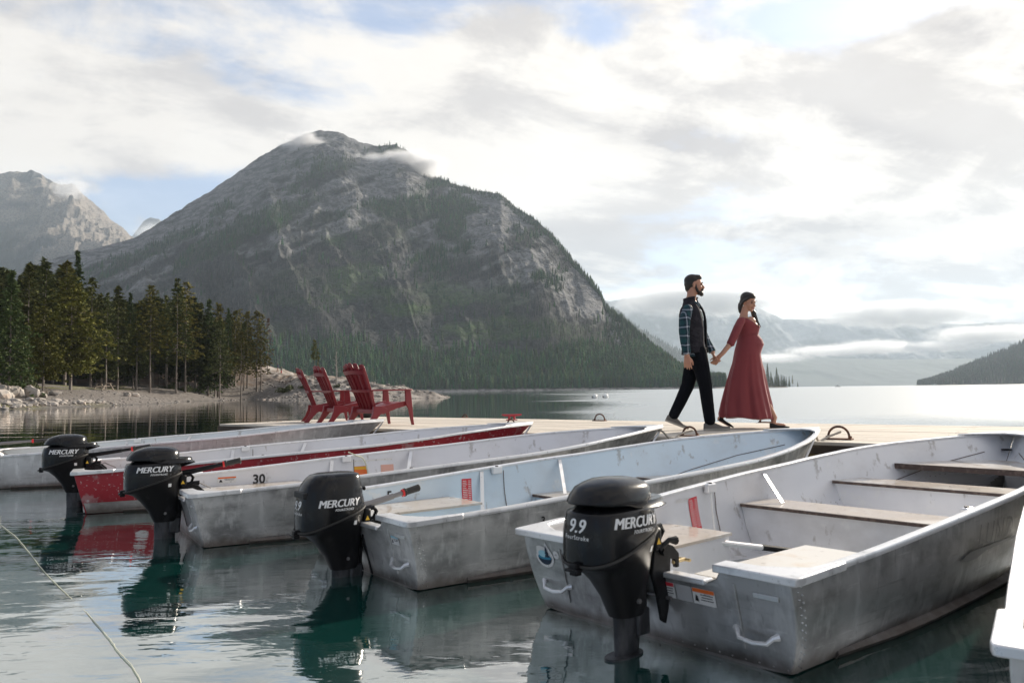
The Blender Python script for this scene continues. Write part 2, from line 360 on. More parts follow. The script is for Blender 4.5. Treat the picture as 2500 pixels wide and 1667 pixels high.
def cover(u, Y, h):
    """what grows where on the main mountain: returns masks rock, forest, green, snag (0..1)"""
    X = u*Y; el = (h - 1)/Y; top = ridge_el(u)
    q = el - 0.42*u                                   # bands climb to the upper right
    b1 = fbm(q*34 + 1.2*fbm(u*7, el*7, 2, 9), u*5.5, 4, 77)
    b2 = fbm(q*75, u*13, 4, 91)
    fine = fbm(X/42, h/30, 4, 15)
    rel = el/np.maximum(top, 0.01)
    rock = sstep(0.55*b1 + 0.3*b2 + 0.25*fine, 0.475, 0.57)
    upper = sstep(rel, 0.38, 0.66)
    rock = rock*upper
    summit = sstep(rel, 0.86, 0.93)*sstep(-u, 0.13, 0.2)
    rock = np.maximum(rock, summit*(0.55 + 0.45*sstep(fine, 0.3, 0.5)))
    cliff = sstep(u, 0.00, 0.06)*sstep(rel, 0.50, 0.66)*sstep(-u, -0.19, -0.14)
    rock = np.maximum(rock, cliff*sstep(fine + 0.4*b2, 0.62, 0.72))
    dk = sstep(0.65*fbm(q*30 + 7.7, u*6 + 2, 4, 55) + 0.35*fine, 0.525, 0.60)*sstep(rel, 0.45, 0.62)*(1 - summit)*(1 - sstep(u, 0.02, 0.08))
    patch = np.exp(-(((u + 0.115)/0.085)**2 + ((el - 0.232)/0.018)**2)*0.9); patch = sstep(patch + 0.5*(fine - 0.5), 0.42, 0.62)
    v = sstep(np.exp(-(((u + 0.075)/0.03)**2 + ((el - 0.205)/0.03)**2)) + 0.5*(fine - 0.5), 0.5, 0.7)
    dk = np.maximum(np.maximum(dk*0.85, patch), v)
    beltz = np.interp(u, [-0.6, -0.35, -0.22, -0.1, 0.05, 0.12, 0.2, 0.3], [0.03, 0.05, 0.062, 0.045, 0.042, 0.042, 0.04, 0.05])
    belt = 1 - sstep(el + 0.022*(fbm(u*30, el*60, 4, 5) - 0.5)*2, beltz*0.85, beltz*1.25)
    forest = np.maximum(dk, belt)
    green = sstep(fbm(u*16, el*40, 4, 33) + 0.3*fine, 0.55, 0.85)*sstep(rel, 0.15, 0.3)*(1 - sstep(rel, 0.55, 0.75))*sstep(u, -0.36, -0.2)
    rs = sstep(u, 0.11, 0.14)*sstep(el, 0.018, 0.03)
    green = np.maximum(green, rs*sstep(fine, 0.34, 0.5))
    return rock*(1 - belt), forest, green, fine, b2, rs

def grid_mesh(U, V, X, Y, Z, name, mat, colors):
    nu, nv = U, V
    idx = np.arange(nu*nv).reshape(nv, nu)
    q = np.stack([idx[:-1, :-1], idx[:-1, 1:], idx[1:, 1:], idx[1:, :-1]], -1).reshape(-1, 4)
    vs = np.stack([X.ravel(), Y.ravel(), Z.ravel()], 1)
    return fast_mesh(name, vs, q, mat, colors.reshape(-1, 3), None, True, 4)
def blend(a, b, f): return a*(1 - f[..., None]) + np.array(b)*f[..., None]

m_mtn = material('mountain_ground', (0.1, 0.1, 0.1), 0.95, attr='col', coords='World', spec=0.15,
                 layers=((0.09, 7, 0.46, 0.60, (0.035, 0.040, 0.038), (1, 1, 1.6), 0.5), (0.20, 6, 0.56, 0.64, (0.30, 0.295, 0.29), (1, 1, 2.4), 0.16), (0.34, 5, 0.57, 0.62, (0.02, 0.022, 0.022), (1, 1, 0.45), 0.55)),
                 bump=(0.16, 1.0, 6.0, (1, 1, 1.8)))
nu, nv = 1000, 500
u = np.linspace(-0.72, 0.345, nu)[None, :].repeat(nv, 0)
tt = np.concatenate([np.linspace(-0.02, 1.0, nv - 24), 1 + np.linspace(0.02, 0.9, 24)])[:, None]
Yg = shore_d(u) + (ridge_d(u) - shore_d(u))*tt
Hg = main_h(u, Yg)
rock, forest, green, fine, b2, rs = cover(u, Yg, Hg)
colr = np.zeros(u.shape + (3,)) + np.array((0.036, 0.037, 0.038))          # burnt, brushy slope
colr *= (0.75 + 0.5*fbm(u*60, Hg/26, 4, 8))[..., None]
colr = blend(colr, (0.050, 0.088, 0.028), green*0.9)
colr = blend(colr, (0.20, 0.23, 0.07), rs*green*0.55)
colr = blend(colr, (0.215, 0.213, 0.217), rock*(0.4 + 0.6*sstep(fbm(u*90, Hg/9, 4, 18), 0.3, 0.6)))
colr = blend(colr, (0.035, 0.050, 0.030), np.clip(forest, 0, 1)*0.9)
shore_b = 1 - sstep(Hg, 1.2, 4.0)
colr = blend(colr, (0.36, 0.34, 0.32), shore_b)
mountain = grid_mesh(nu, nv, u*Yg, Yg, Hg, 'mountain', m_mtn, colr)
tag(mountain, kind='structure')

# ---- other ranges
def range_mesh(name, tab, d_ridge, d_base, nu, nv, rough, cols, seed, scale, back=600, ur=None, strata=0.0, steep=1.1, low=None):
    f = tabf(tab); u0, u1 = ur or (tab[0][0], tab[-1][0])
    u = np.linspace(u0, u1, nu)[None, :].repeat(nv, 0)
    t = np.concatenate([np.linspace(0, 1, nv - 10), 1 + np.linspace(0.03, 0.5, 10)])[:, None]
    dr = d_ridge(u) if callable(d_ridge) else d_ridge; db = d_base(u) if callable(d_base) else d_base
    Y = db + (dr - db)*t + 0*u; X = u*Y
    zr = 1 + f(u)*dr; tcl = np.clip(t, 0, 1)
    h = zr*tcl**steep - np.clip(t - 1, 0, None)*(dr - db)*0.6
    env = np.clip(4*tcl*(1 - tcl), 0, 1)**0.7
    a = np.clip(zr/scale, 0.02, 1)
    r1 = ridged(X/scale*1.7 + 0.6*Y/scale, Y/scale*0.8, 5, seed) - 0.55
    r2 = ridged(X/scale*4.5 - 2.0*h/scale, Y/scale*2.5, 5, seed + 3) - 0.5
    h = h + a*env*rough*(r1*0.7 + r2*0.33) + a*rough*0.05*(fbm(X/scale*16, Y/scale*16, 4, seed + 7) - 0.5)
    if strata: h = h + a*env*strata*(ridged(h/42 - X/160, X/1500, 3, seed + 9) - 0.5)
    n = fbm(X/scale*6, h/scale*9, 5, seed + 5); el = h/np.maximum(zr, 1)
    c = np.zeros(u.shape + (3,)) + np.array(cols[0])
    c = blend(c, cols[1], sstep(n + 0.35*(0.5 - el), 0.42, 0.60))
    c *= (0.8 + 0.4*fbm(X/scale*20, h/scale*34, 4, seed + 2))[..., None]
    if low: c = blend(c, low, (1 - sstep(el + 0.5*(fbm(X/scale*4, h/scale*4, 4, seed + 21) - 0.5), 0.50, 0.66))*0.85)
    o = grid_mesh(nu, nv, X, Y, h, name, m_mtn, c); tag(o, kind='structure'); return o
range_mesh('mountain', T_LEFT, 4600, 2800, 560, 340, 520, ((0.24, 0.21, 0.185), (0.055, 0.055, 0.06)), 3, 900, strata=110, steep=1.0, low=(0.025, 0.035, 0.025))
range_mesh('mountain', T_PEAK, 8400, 7400, 120, 60, 200, ((0.25, 0.26, 0.28), (0.12, 0.12, 0.13)), 8, 900)
hill_behind = range_mesh('mountain', T_BEHIND, 4600, 3500, 240, 100, 240, ((0.07, 0.075, 0.06), (0.035, 0.045, 0.035)), 12, 900, steep=1.0)
range_mesh('mountain', T_FARMID, 8400, 6900, 320, 90, 300, ((0.06, 0.075, 0.05), (0.05, 0.06, 0.045)), 19, 1300)
range_mesh('mountain', T_FAR, 10500, 8500, 620, 260, 760, ((0.24, 0.25, 0.26), (0.05, 0.06, 0.06)), 27, 1500, strata=60)
hill_right = range_mesh('mountain', T_RIGHT, tabf([(0.5, 2500), (0.6, 2800), (0.95, 3000)]), tabf([(0.5, 2400), (0.55, 2000), (0.95, 1600)]), 260, 110, 90, ((0.022, 0.030, 0.022), (0.010, 0.016, 0.013)), 35, 450, steep=0.95)

# ---- forest on the main mountain: too many to count, one mesh of small spruces and burnt snags
rng = np.random.default_rng(4)
def conifer_template(n=6, tiers=4, seed=0):
    rg = np.random.default_rng(seed); vs = []; fs = []
    for k in range(tiers):
        z0 = 0.12 + 0.80*k/tiers; z1 = min(z0 + 1.35/tiers, 1.0); r = (1 - z0)**0.85
        b = len(vs); vs.append((0, 0, z1))
        for j in range(n):
            a = 2*math.pi*(j + rg.random()*0.5)/n; rr = r*(0.7 + 0.5*rg.random())
            vs.append((rr*math.cos(a), rr*math.sin(a), z0 + rg.normal()*0.015))
        for j in range(n): fs.append((b, b + 1 + j, b + 1 + (j + 1) % n))
    return np.array(vs), np.array(fs)
def scatter_trees(name, X, Y, Z, Ht, Rd, cols, tmpls, mat):
    V = []; F = []; C = []; off = 0
    which = rng.integers(0, len(tmpls), len(X))
    for k, (tv, tf) in enumerate(tmpls):
        m_ = which == k; x, y, z, ht, rd, c = X[m_], Y[m_], Z[m_], Ht[m_], Rd[m_], cols[m_]
        a = rng.random(len(x))*6.283; ca_, sa_ = np.cos(a)[:, None], np.sin(a)[:, None]
        vx = (tv[None, :, 0]*ca_ - tv[None, :, 1]*sa_)*rd[:, None] + x[:, None]
        vy = (tv[None, :, 0]*sa_ + tv[None, :, 1]*ca_)*rd[:, None] + y[:, None]
        vz = tv[None, :, 2]*ht[:, None] + z[:, None]
        V.append(np.stack([vx, vy, vz], -1).reshape(-1, 3)); n = len(tv)
        F.append((tf[None] + (np.arange(len(x))*n)[:, None, None]).reshape(-1, 3) + off); off += n*len(x)
        C.append(np.repeat(c, n, 0))
    return fast_mesh(name, np.concatenate(V), np.concatenate(F), mat, np.concatenate(C))
m_forest = material('far_needles', (0.05, 0.07, 0.04), 0.9, attr='col', coords='World', spec=0.1)
N = 150000
us = rng.uniform(-0.71, 0.268, N); ts = rng.uniform(0, 1.0, N)**1.15
Ys = shore_d(us) + (ridge_d(us) - shore_d(us))*ts
Hs = main_h(us, Ys); rk, fo, gr, fi, bb, rr_ = cover(us, Ys, Hs)
els = (Hs - 1)/Ys
dens = fo*0.55*np.where(els < 0.05, 1.0, 0.8) + (1 - fo)*(1 - rk)*0.02 + rr_*0.12
keep = (rng.random(N) < dens) & (Hs > 2.2) & ((us > -0.55) | (els > 0.10))
# wanted everywhere along the skyline of the right-hand ridge
Nr = 2600; ur_ = np.concatenate([rng.uniform(0.0, 0.26, Nr), rng.uniform(-0.13, 0.0, 900)]); tr_ = rng.uniform(0.93, 1.0, len(ur_))
Yr = shore_d(ur_) + (ridge_d(ur_) - shore_d(ur_))*tr_; Hr = main_h(ur_, Yr)
Xa = np.concatenate([us[keep]*Ys[keep], ur_*Yr]); Ya = np.concatenate([Ys[keep], Yr]); Za = np.concatenate([Hs[keep], Hr]) - 0.8
hts = (5.5 + 11*rng.random(len(Xa))**1.4)*(0.75 + 0.5*fbm(Xa/35, Ya/35, 3, 99))*np.where(Ya > 1500, 0.9, 1.0); hts[len(Xa) - len(ur_):] *= np.interp(ur_, [-0.13, 0.0, 0.1, 0.26], [0.7, 0.55, 0.8, 1.0])
low_ = Za < 60
clump = 0.65 + 0.8*fbm(Xa/40, Za/14, 3, 44)
gcol = np.stack([0.014 + 0.018*rng.random(len(Xa)), 0.034 + 0.028*rng.random(len(Xa)), 0.017 + 0.010*rng.random(len(Xa))], 1)
gcol[low_] *= 1.2; gcol *= clump[:, None]; yel = rng.random(len(Xa)) < 0.12; gcol[yel] *= np.array((1.35, 1.3, 0.95))
tm = [conifer_template(5, 4, i) for i in range(5)]
far_forest = scatter_trees('forest', Xa, Ya, Za, hts, hts*rng.uniform(0.13, 0.2, len(Xa)), gcol, tm, m_forest)
tag(far_forest, kind='stuff')
for src, n_, hh in ((hill_right, 9000, 15), (hill_behind, 7000, 20)):
    vv = np.zeros(len(src.data.vertices)*3, np.float32); src.data.vertices.foreach_get('co', vv); vv = vv.reshape(-1, 3)
    vv = vv[vv[:, 2] > 1.5]; i_ = rng.integers(0, len(vv) - 1, n_); f_ = rng.random((n_, 1)); p_ = vv[i_]*(1 - f_) + vv[np.minimum(i_ + 1, len(vv) - 1)]*f_
    ok_ = np.linalg.norm(vv[i_] - vv[np.minimum(i_ + 1, len(vv) - 1)], axis=1) < 60; p_ = p_[ok_]; k_ = len(p_)
    c_ = np.stack([0.012 + 0.014*rng.random(k_), 0.022 + 0.018*rng.random(k_), 0.014 + 0.008*rng.random(k_)], 1)
    h_ = hh*rng.uniform(0.6, 1.3, k_)
    tag(scatter_trees('forest', p_[:, 0], p_[:, 1], p_[:, 2] - 1, h_, h_*rng.uniform(0.16, 0.24, k_), c_, tm, m_forest), kind='stuff')
# burnt snags, grey and leafless
sv = np.array([(0.5, 0, 0), (-0.25, 0.43, 0), (-0.25, -0.43, 0), (0, 0, 1.0)]); sf = np.array([(0, 1, 3), (1, 2, 3), (2, 0, 3)])
Ns = 90000; us2 = rng.uniform(-0.56, 0.2, Ns); ts2 = rng.uniform(0.05, 1.0, Ns)
Y2 = shore_d(us2) + (ridge_d(us2) - shore_d(us2))*ts2; H2 = main_h(us2, Y2); rk, fo, gr, fi, bb, rr_ = cover(us2, Y2, H2)
k2 = (rng.random(Ns) < 0.62*(1 - rk)*(1 - fo*0.8)*sstep(fbm(us2*25, Y2/150, 3, 2), 0.35, 0.55)) & (H2 > 6)
sc_ = np.concatenate([np.full((1, 3), 1.0)])
gs = rng.uniform(0.045, 0.13, k2.sum()); scol = np.stack([gs*1.03, gs, gs*0.98], 1)
snags = scatter_trees('dead_trees', (us2*Y2)[k2], Y2[k2], H2[k2] - 0.5, rng.uniform(6, 13, k2.sum()), rng.uniform(0.35, 0.7, k2.sum()), scol, [(sv, sf)], m_forest)
tag(snags, kind='stuff')

# ------------------------------------------------------------------ water
mw = bpy.data.materials.new('lake_water'); mw.use_nodes = True
g = NT(mw.node_tree); b = g.n['Principled BSDF']
pos = g.new('ShaderNodeNewGeometry').outputs['Position']; X_, Y_, Z_ = g.sep(pos)
b.inputs['Base Color'].default_value = (0.005, 0.046, 0.040, 1); b.inputs['Roughness'].default_value = 0.015
dist = g.m('SQRT', g.m('ADD', g.m('MULTIPLY', X_, X_), g.m('MULTIPLY', Y_, Y_)))
near = g.m('SUBTRACT', 1.0, g.step(dist, 9.0, 26.0))
calmn = g.noise(g.scalev(pos, (0.012, 0.03, 1)), 1.0, 3, 0.5)
# wind ripples: out on the open lake to the right
side = g.step(g.m('SUBTRACT', g.m('DIVIDE', X_, g.m('MAXIMUM', Y_, 1.0)), g.m('MULTIPLY', g.m('SUBTRACT', calmn, 0.5), 0.5)), 0.0, 0.16)
wind = g.m('MULTIPLY', side, g.step(Y_, 12.0, 30.0))
far_w = g.m('ADD', 0.06, g.m('MULTIPLY', wind, 0.94))
h_near = g.m('ADD', g.m('MULTIPLY', g.noise(g.scalev(pos, (0.55, 1.0, 1)), 1.3, 2, 0.45, 0.6), 0.015), g.m('MULTIPLY', g.noise(g.scalev(pos, (0.7, 1.6, 1)), 6.0, 3, 0.5, 0.3), 0.0022))
h_rip = g.m('ADD', g.m('MULTIPLY', g.noise(g.scalev(pos, (0.6, 1.3, 1)), 2.6, 4, 0.65), 0.05), g.m('MULTIPLY', g.noise(g.scalev(pos, (0.25, 0.6, 1)), 1.0, 3, 0.6), 0.06))
h_calm = g.m('MULTIPLY', g.noise(g.scalev(pos, (0.10, 0.7, 1)), 0.9, 3, 0.5), 0.018)
ht = g.m('ADD', g.m('MULTIPLY', h_near, near), g.m('MULTIPLY', g.m('SUBTRACT', 1.0, near), g.m('ADD', g.m('MULTIPLY', h_rip, wind), h_calm)))
bn = g.new('ShaderNodeBump'); bn.inputs['Strength'].default_value = 1.0; bn.inputs['Distance'].default_value = 1.0
g.put(bn.inputs['Height'], ht); g.l.new(bn.outputs[0], b.inputs['Normal'])
b.inputs['IOR'].default_value = 2.9; b.inputs['Coat Weight'].default_value = 1.0; b.inputs['Coat IOR'].default_value = 2.9; b.inputs['Coat Roughness'].default_value = 0.02
g.put(b.inputs['Roughness'], g.m('ADD', 0.012, g.m('MULTIPLY', wind, 0.34)))
g.l.new(b.inputs['Roughness'].links[0].from_socket, b.inputs['Coat Roughness']); g.l.new(bn.outputs[0], b.inputs['Coat Normal'])
water = link_mesh('lake_water', [(-7200, -60, 0), (13000, -60, 0), (13000, 11500, 0), (-7200, 11500, 0)], [(0, 1, 2, 3)], mw)
tag(water, kind='structure')
bed = link_mesh('lake_bed', [(-7200, -60, -6), (13000, -60, -6), (13000, 14500, -6), (-7200, 14500, -6)], [(0, 1, 2, 3)], material('lake_bed', (0.05, 0.06, 0.05), 0.9))
tag(bed, kind='structure')
# ------------------------------------------------------------------ near shore: beach, knoll and rocky point
CP = [(-40.5,62,-0.02),(-39,80,0),(-45.7,111,0),(-46.5,136,0.1),(-42.3,133,0.05),(-22.8,107,0.05),(-17.9,111,0.05),(-10.3,125,0),
 (-17,118,1.3),(-26,125,1.6),(-31,135,2.3),(-37,140,3.5),(-44.5,151,4.2),(-60,165,8.3),(-53.5,160,6.6),(-44.7,145,2.6),(-48.6,158,5.0),
 (-52,88,2.1),(-49,95,1.75),(-51,120,1.8),(-52.6,140,2.9),(-47,72,0.9),(-56,72,1.6),(-60,62,1.3),(-75,80,2.6),(-75,110,3.0),(-80,150,5),(-110,150,6),(-80,200,8),(-50,200,4),
 (-120,110,4),(-150,62,3),(-150,200,8),(-30,185,-1.5),(-22,160,-1.4),(-10,150,-1.8),(0,130,-2),(-4,112,-2),(-14,95,-1.8),(-30,90,-1.4),(-37,110,-0.8),(-33,122,0.6),(-40,126,-0.1),
 (-30,55,-1.5),(0,60,-3),(0,240,-4),(-30,240,-2),(-45,50,-0.8),(-60,50,0.3),(-90,45,1.0),(-60,30,-0.8),(-31,105,-0.5),(-25,112,1.0),(-13,120,0.8),(-100,20,0)]
CPa = np.array(CP)
def _tps(r2): return np.where(r2 > 1e-9, 0.5*r2*np.log(np.maximum(r2, 1e-9)), 0)
_n = len(CPa); _A = np.zeros((_n + 3, _n + 3)); _d2 = ((CPa[:, None, :2] - CPa[None, :, :2])**2).sum(-1)
_A[:_n, :_n] = _tps(_d2); _A[:_n, _n] = 1; _A[:_n, _n+1:] = CPa[:, :2]; _A[_n:, :_n] = _A[:_n, _n:].T
_w = np.linalg.solve(_A + np.diag([0.5]*_n + [0]*3), np.concatenate([CPa[:, 2], [0, 0, 0]]))
def base_ground(X, Y):
    X = np.asarray(X, float); Y = np.asarray(Y, float); s_ = _w[_n] + _w[_n+1]*X + _w[_n+2]*Y
    for i in range(_n): s_ = s_ + _w[i]*_tps((X - CPa[i, 0])**2 + (Y - CPa[i, 1])**2)
    return s_
def rockiness(X, Y): return sstep(X + 0.45*(Y - 110) + 6*(fbm(X/7, Y/7, 3, 4) - 0.5), -50 + 18, -50 + 26)*sstep(Y, 98, 104)
def ground(X, Y):
    h = base_ground(X, Y); r = rockiness(X, Y)
    k = sstep(h, -0.2, 0.8)
    h = h + k*(0.25*(fbm(X/6, Y/6, 4, 6) - 0.5) + r*(1.3*(ridged(X/5 + 0.3*Y/5, Y/9, 4, 7) - 0.55) + 0.75*(ridged(X/1.6 + h*0.8, Y/1.8, 4, 8) - 0.5) + 0.35*(np.floor(h*2.2 + fbm(X/2, Y/3, 3, 9)) - h*2.2)*0.5))
    return h
gx = np.concatenate([np.linspace(-170, -66, 70), np.linspace(-65.4, 0, 330)]); gy = np.concatenate([np.linspace(28, 165, 330), np.linspace(167, 260, 40)])
GX, GY = np.meshgrid(gx, gy); GZ = ground(GX, GY)
r_ = rockiness(GX, GY); nf = fbm(GX/3, GY/3, 4, 12)
gc = np.zeros(GX.shape + (3,)) + np.array((0.165, 0.148, 0.135))
gc = blend(gc, (0.15, 0.105, 0.075), sstep(GZ + 3*(nf - 0.5), 2.2, 3.4)*0.9)
gc = blend(gc, (0.16, 0.15, 0.045), sstep(nf, 0.42, 0.6)*(1 - sstep(GZ, 0.45, 0.75))*(1 - sstep(GY, 72, 82))*0.8)
gc = blend(gc, (0.15, 0.15, 0.05), sstep(nf, 0.5, 0.62)*sstep(GZ, 1.6, 1.9)*(1 - sstep(GZ, 2.2, 2.6))*(1 - sstep(GY, 110, 125)))
gc = blend(gc, (0.33, 0.30, 0.27), r_*sstep(fbm(GX/1.2, GY/1.2, 4, 22), 0.34, 0.5)*(1 - 0.7*sstep(nf, 0.48, 0.62)))
gc = blend(gc, (0.07, 0.06, 0.05), r_*sstep(ridged(GX/1.5 + GZ, GY/2.2, 4, 28), 0.72, 0.85)*0.7)
gc = blend(gc, (0.09, 0.085, 0.08), (1 - sstep(GZ, 0.02, 0.16))*0.7)
m_shore = material('shore_ground', (0.2, 0.2, 0.2), 0.95, attr='col', coords='World', spec=0.2, layers=((1.2, 5, 0.5, 0.62, (0.30, 0.28, 0.26), (1, 1, 1), 0.3), (4.0, 3, 0.58, 0.66, (0.06, 0.055, 0.05), (1, 1, 1), 0.4)), bump=(1.6, 0.8, 0.25))
shore = grid_mesh(len(gx), len(gy), GX, GY, GZ, 'beach_ground', m_shore, gc); tag(shore, kind='structure')
def gz1(x, y): return float(ground(np.array([x]), np.array([y]))[0])

# ------------------------------------------------------------------ near conifers
m_needle = material('pine_needles', (0.05, 0.07, 0.03), 0.8, attr='col', spec=0.25, rand=0.22)
m_bark = material('pine_bark', (0.16, 0.13, 0.11), 0.95, layers=((2.0, 4, 0.45, 0.6, (0.30, 0.27, 0.24), (3, 3, 0.6), 0.7),), bump=(9, 0.8, 0.03, (3, 3, 0.5)), rand=0.25)
m_deadneedle = material('red_needles', (0.16, 0.07, 0.04), 0.9, attr='col', spec=0.1)
def conifer_mesh(seed, h=13.0, zb=3.2, R0=1.9, whorl=0.34, per=6, dens=1.0, tone=(0.055, 0.064, 0.018), shape=0.75, lumpy=0.3, droop=0.25, size=0.34, bare=0.0):
    """crown: whorls of drooping branches, each set with sprays of narrow needle blades; returns crown and trunk meshes"""
    rg = np.random.default_rng(seed); P = []; Cc = []; Dr = []
    z = zb; ph = rg.random()*6; lump = rg.random(8)*6.28
    wood = MB()
    # trunk
    lean = rg.normal(0, 0.012, 2); rb = 0.0095*h*(0.8 + 0.3*rg.random())
    pts = [(lean[0]*k*k*h*0.5 + 0.03*math.sin(k*7 + seed), lean[1]*k*k*h*0.5, k*h*0.985) for k in np.linspace(0, 1, 9)]
    pts[0] = (0, 0, -0.4)
    wood.tube(pts, [rb*1.3, rb*1.02] + [max(rb*(1 - k), 0.012) for k in np.linspace(0.25, 1, 7)], 7)
    while z < h - 0.15:
        f = (z - zb)/(h - zb); Rz = R0*(1 - f)**shape*(0.72 + 0.28*min(1, f*6 + 0.3))
        for k in range(per if z < h*0.85 else 4):
            a = ph + 6.283*k/per + rg.normal(0, 0.25)
            L = Rz*(1 + lumpy*math.sin(a*2 + lump[int(z) % 8]) + rg.normal(0, 0.16))*(0.65 + 0.5*rg.random())
            if L < 0.08: L = 0.12
            if rg.random() < 0.08 + bare: continue
            up = 0.30*(f - 0.35); dz = lambda s_: up*s_*L - droop*(s_**1.6)*L*(1 - f*0.8)
            nt = max(2, int(L/0.26*dens))
            if L > 0.9 and rg.random() < 0.6:
                wood.tube([(0.05*math.cos(a), 0.05*math.sin(a), z), (L*0.8*math.cos(a), L*0.8*math.sin(a), z + dz(0.8))], [0.022, 0.006], 3)
            for j in range(nt):
                s_ = (j + 0.5 + 0.5*rg.random())/nt; s_ = min(s_, 1.05)**0.75
                w_ = (1 - s_*0.5)*L*0.24
                P.append((s_*L*math.cos(a) - w_*rg.normal()*math.sin(a), s_*L*math.sin(a) + w_*rg.normal()*math.cos(a), z + dz(s_) + rg.normal()*0.06))
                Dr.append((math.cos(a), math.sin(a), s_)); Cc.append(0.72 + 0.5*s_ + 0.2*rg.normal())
        z += whorl*(0.8 + 0.4*rg.random())*(1.0 if f < 0.8 else 0.7); ph += 1.3
    P = np.array(P); Dr = np.array(Dr); n = len(P); k = 8
    Pk = np.repeat(P, k, 0); Dk = np.repeat(Dr, k, 0); Ck = np.repeat(np.array(Cc), k)
    d = np.stack([Dk[:, 0], Dk[:, 1], np.full(len(Dk), -0.05)], 1) + rg.normal(0, 0.75, (len(Dk), 3)); d /= np.linalg.norm(d, axis=1)[:, None]
    s2 = np.cross(d, rg.normal(0, 1, (len(Dk), 3))); s2 /= np.linalg.norm(s2, axis=1)[:, None]
    Ls = size*(0.6 + 0.7*rg.random(len(Dk)))[:, None]; Ws = Ls*0.21
    A = Pk - d*Ls*0.35; B = Pk + s2*Ws + d*Ls*0.1; D_ = Pk - s2*Ws + d*Ls*0.1; E_ = Pk + d*Ls*0.75
    V = np.stack([A, B, E_, D_], 1).reshape(-1, 3); F = np.arange(len(V)).reshape(-1, 4)
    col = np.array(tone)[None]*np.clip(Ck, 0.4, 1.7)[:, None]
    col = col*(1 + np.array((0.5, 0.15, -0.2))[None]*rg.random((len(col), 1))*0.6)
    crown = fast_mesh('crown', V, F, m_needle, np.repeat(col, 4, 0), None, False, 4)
    trunk = wood.build('trunk', m_bark, None, angle=60)
    cm, tmm = crown.data, trunk.data
    bpy.data.objects.remove(crown); bpy.data.objects.remove(trunk)
    return cm, tmm, h
PINE = [conifer_mesh(10 + i, 13, 3.6 + 0.8*(i % 3), 1.75 + 0.15*(i % 2), tone=((0.078, 0.090, 0.022), (0.066, 0.084, 0.026), (0.094, 0.094, 0.020))[i % 3], shape=(0.80, 0.95, 0.72)[i % 3], size=0.30) for i in range(5)]
BACK = [conifer_mesh(80 + i, 13, 2.2 + 0.7*i, 1.9, per=6, dens=0.9, tone=(0.045, 0.056, 0.018), shape=0.6, size=0.46) for i in range(2)]
BROAD = [conifer_mesh(30 + i, 13, 2.6, 2.7, per=7, dens=1.15, tone=(0.092, 0.100, 0.022), shape=0.62, lumpy=0.4, size=0.40) for i in range(2)]
SPRUCE = [conifer_mesh(40 + i, 13, 0.9 + 0.5*i, 2.2, whorl=0.30, per=7, tone=(0.055, 0.085, 0.030), shape=1.05, droop=0.4, lumpy=0.12) for i in range(2)]
SPARSE = [conifer_mesh(50 + i, 13, 4.2 - 0.7*i, 1.5, per=5, dens=0.85, tone=(0.125, 0.12, 0.030), shape=0.6, lumpy=0.35, bare=0.15) for i in range(3)]
DEADRED = [conifer_mesh(60, 13, 3.0, 1.15, per=4, dens=0.55, tone=(0.13, 0.062, 0.035), shape=0.8, bare=0.35, size=0.24)]
THIN = [conifer_mesh(70, 13, 6.8, 1.5, per=5, dens=1.1, tone=(0.10, 0.11, 0.03), shape=0.55, lumpy=0.5, bare=0.1, size=0.42)]
def put_tree(kind, x, y, htot, rz, label, group=None, sx=1.0, name='pine_tree', z=None):
    cm, tm_, h0 = kind; s_ = htot/h0
    o = empty(name, (x, y, gz1(x, y) if z is None else z), rz); tag(o, label, 'tree', group)
    for nm, me in (('trunk', tm_), ('crown', cm)):
        c = bpy.data.objects.new(nm, me); COL.objects.link(c); c.parent = o; c.scale = (s_*(sx if nm == 'crown' else 1), s_*(sx if nm == 'crown' else 1), s_)
    return o
rt = random.Random(5)
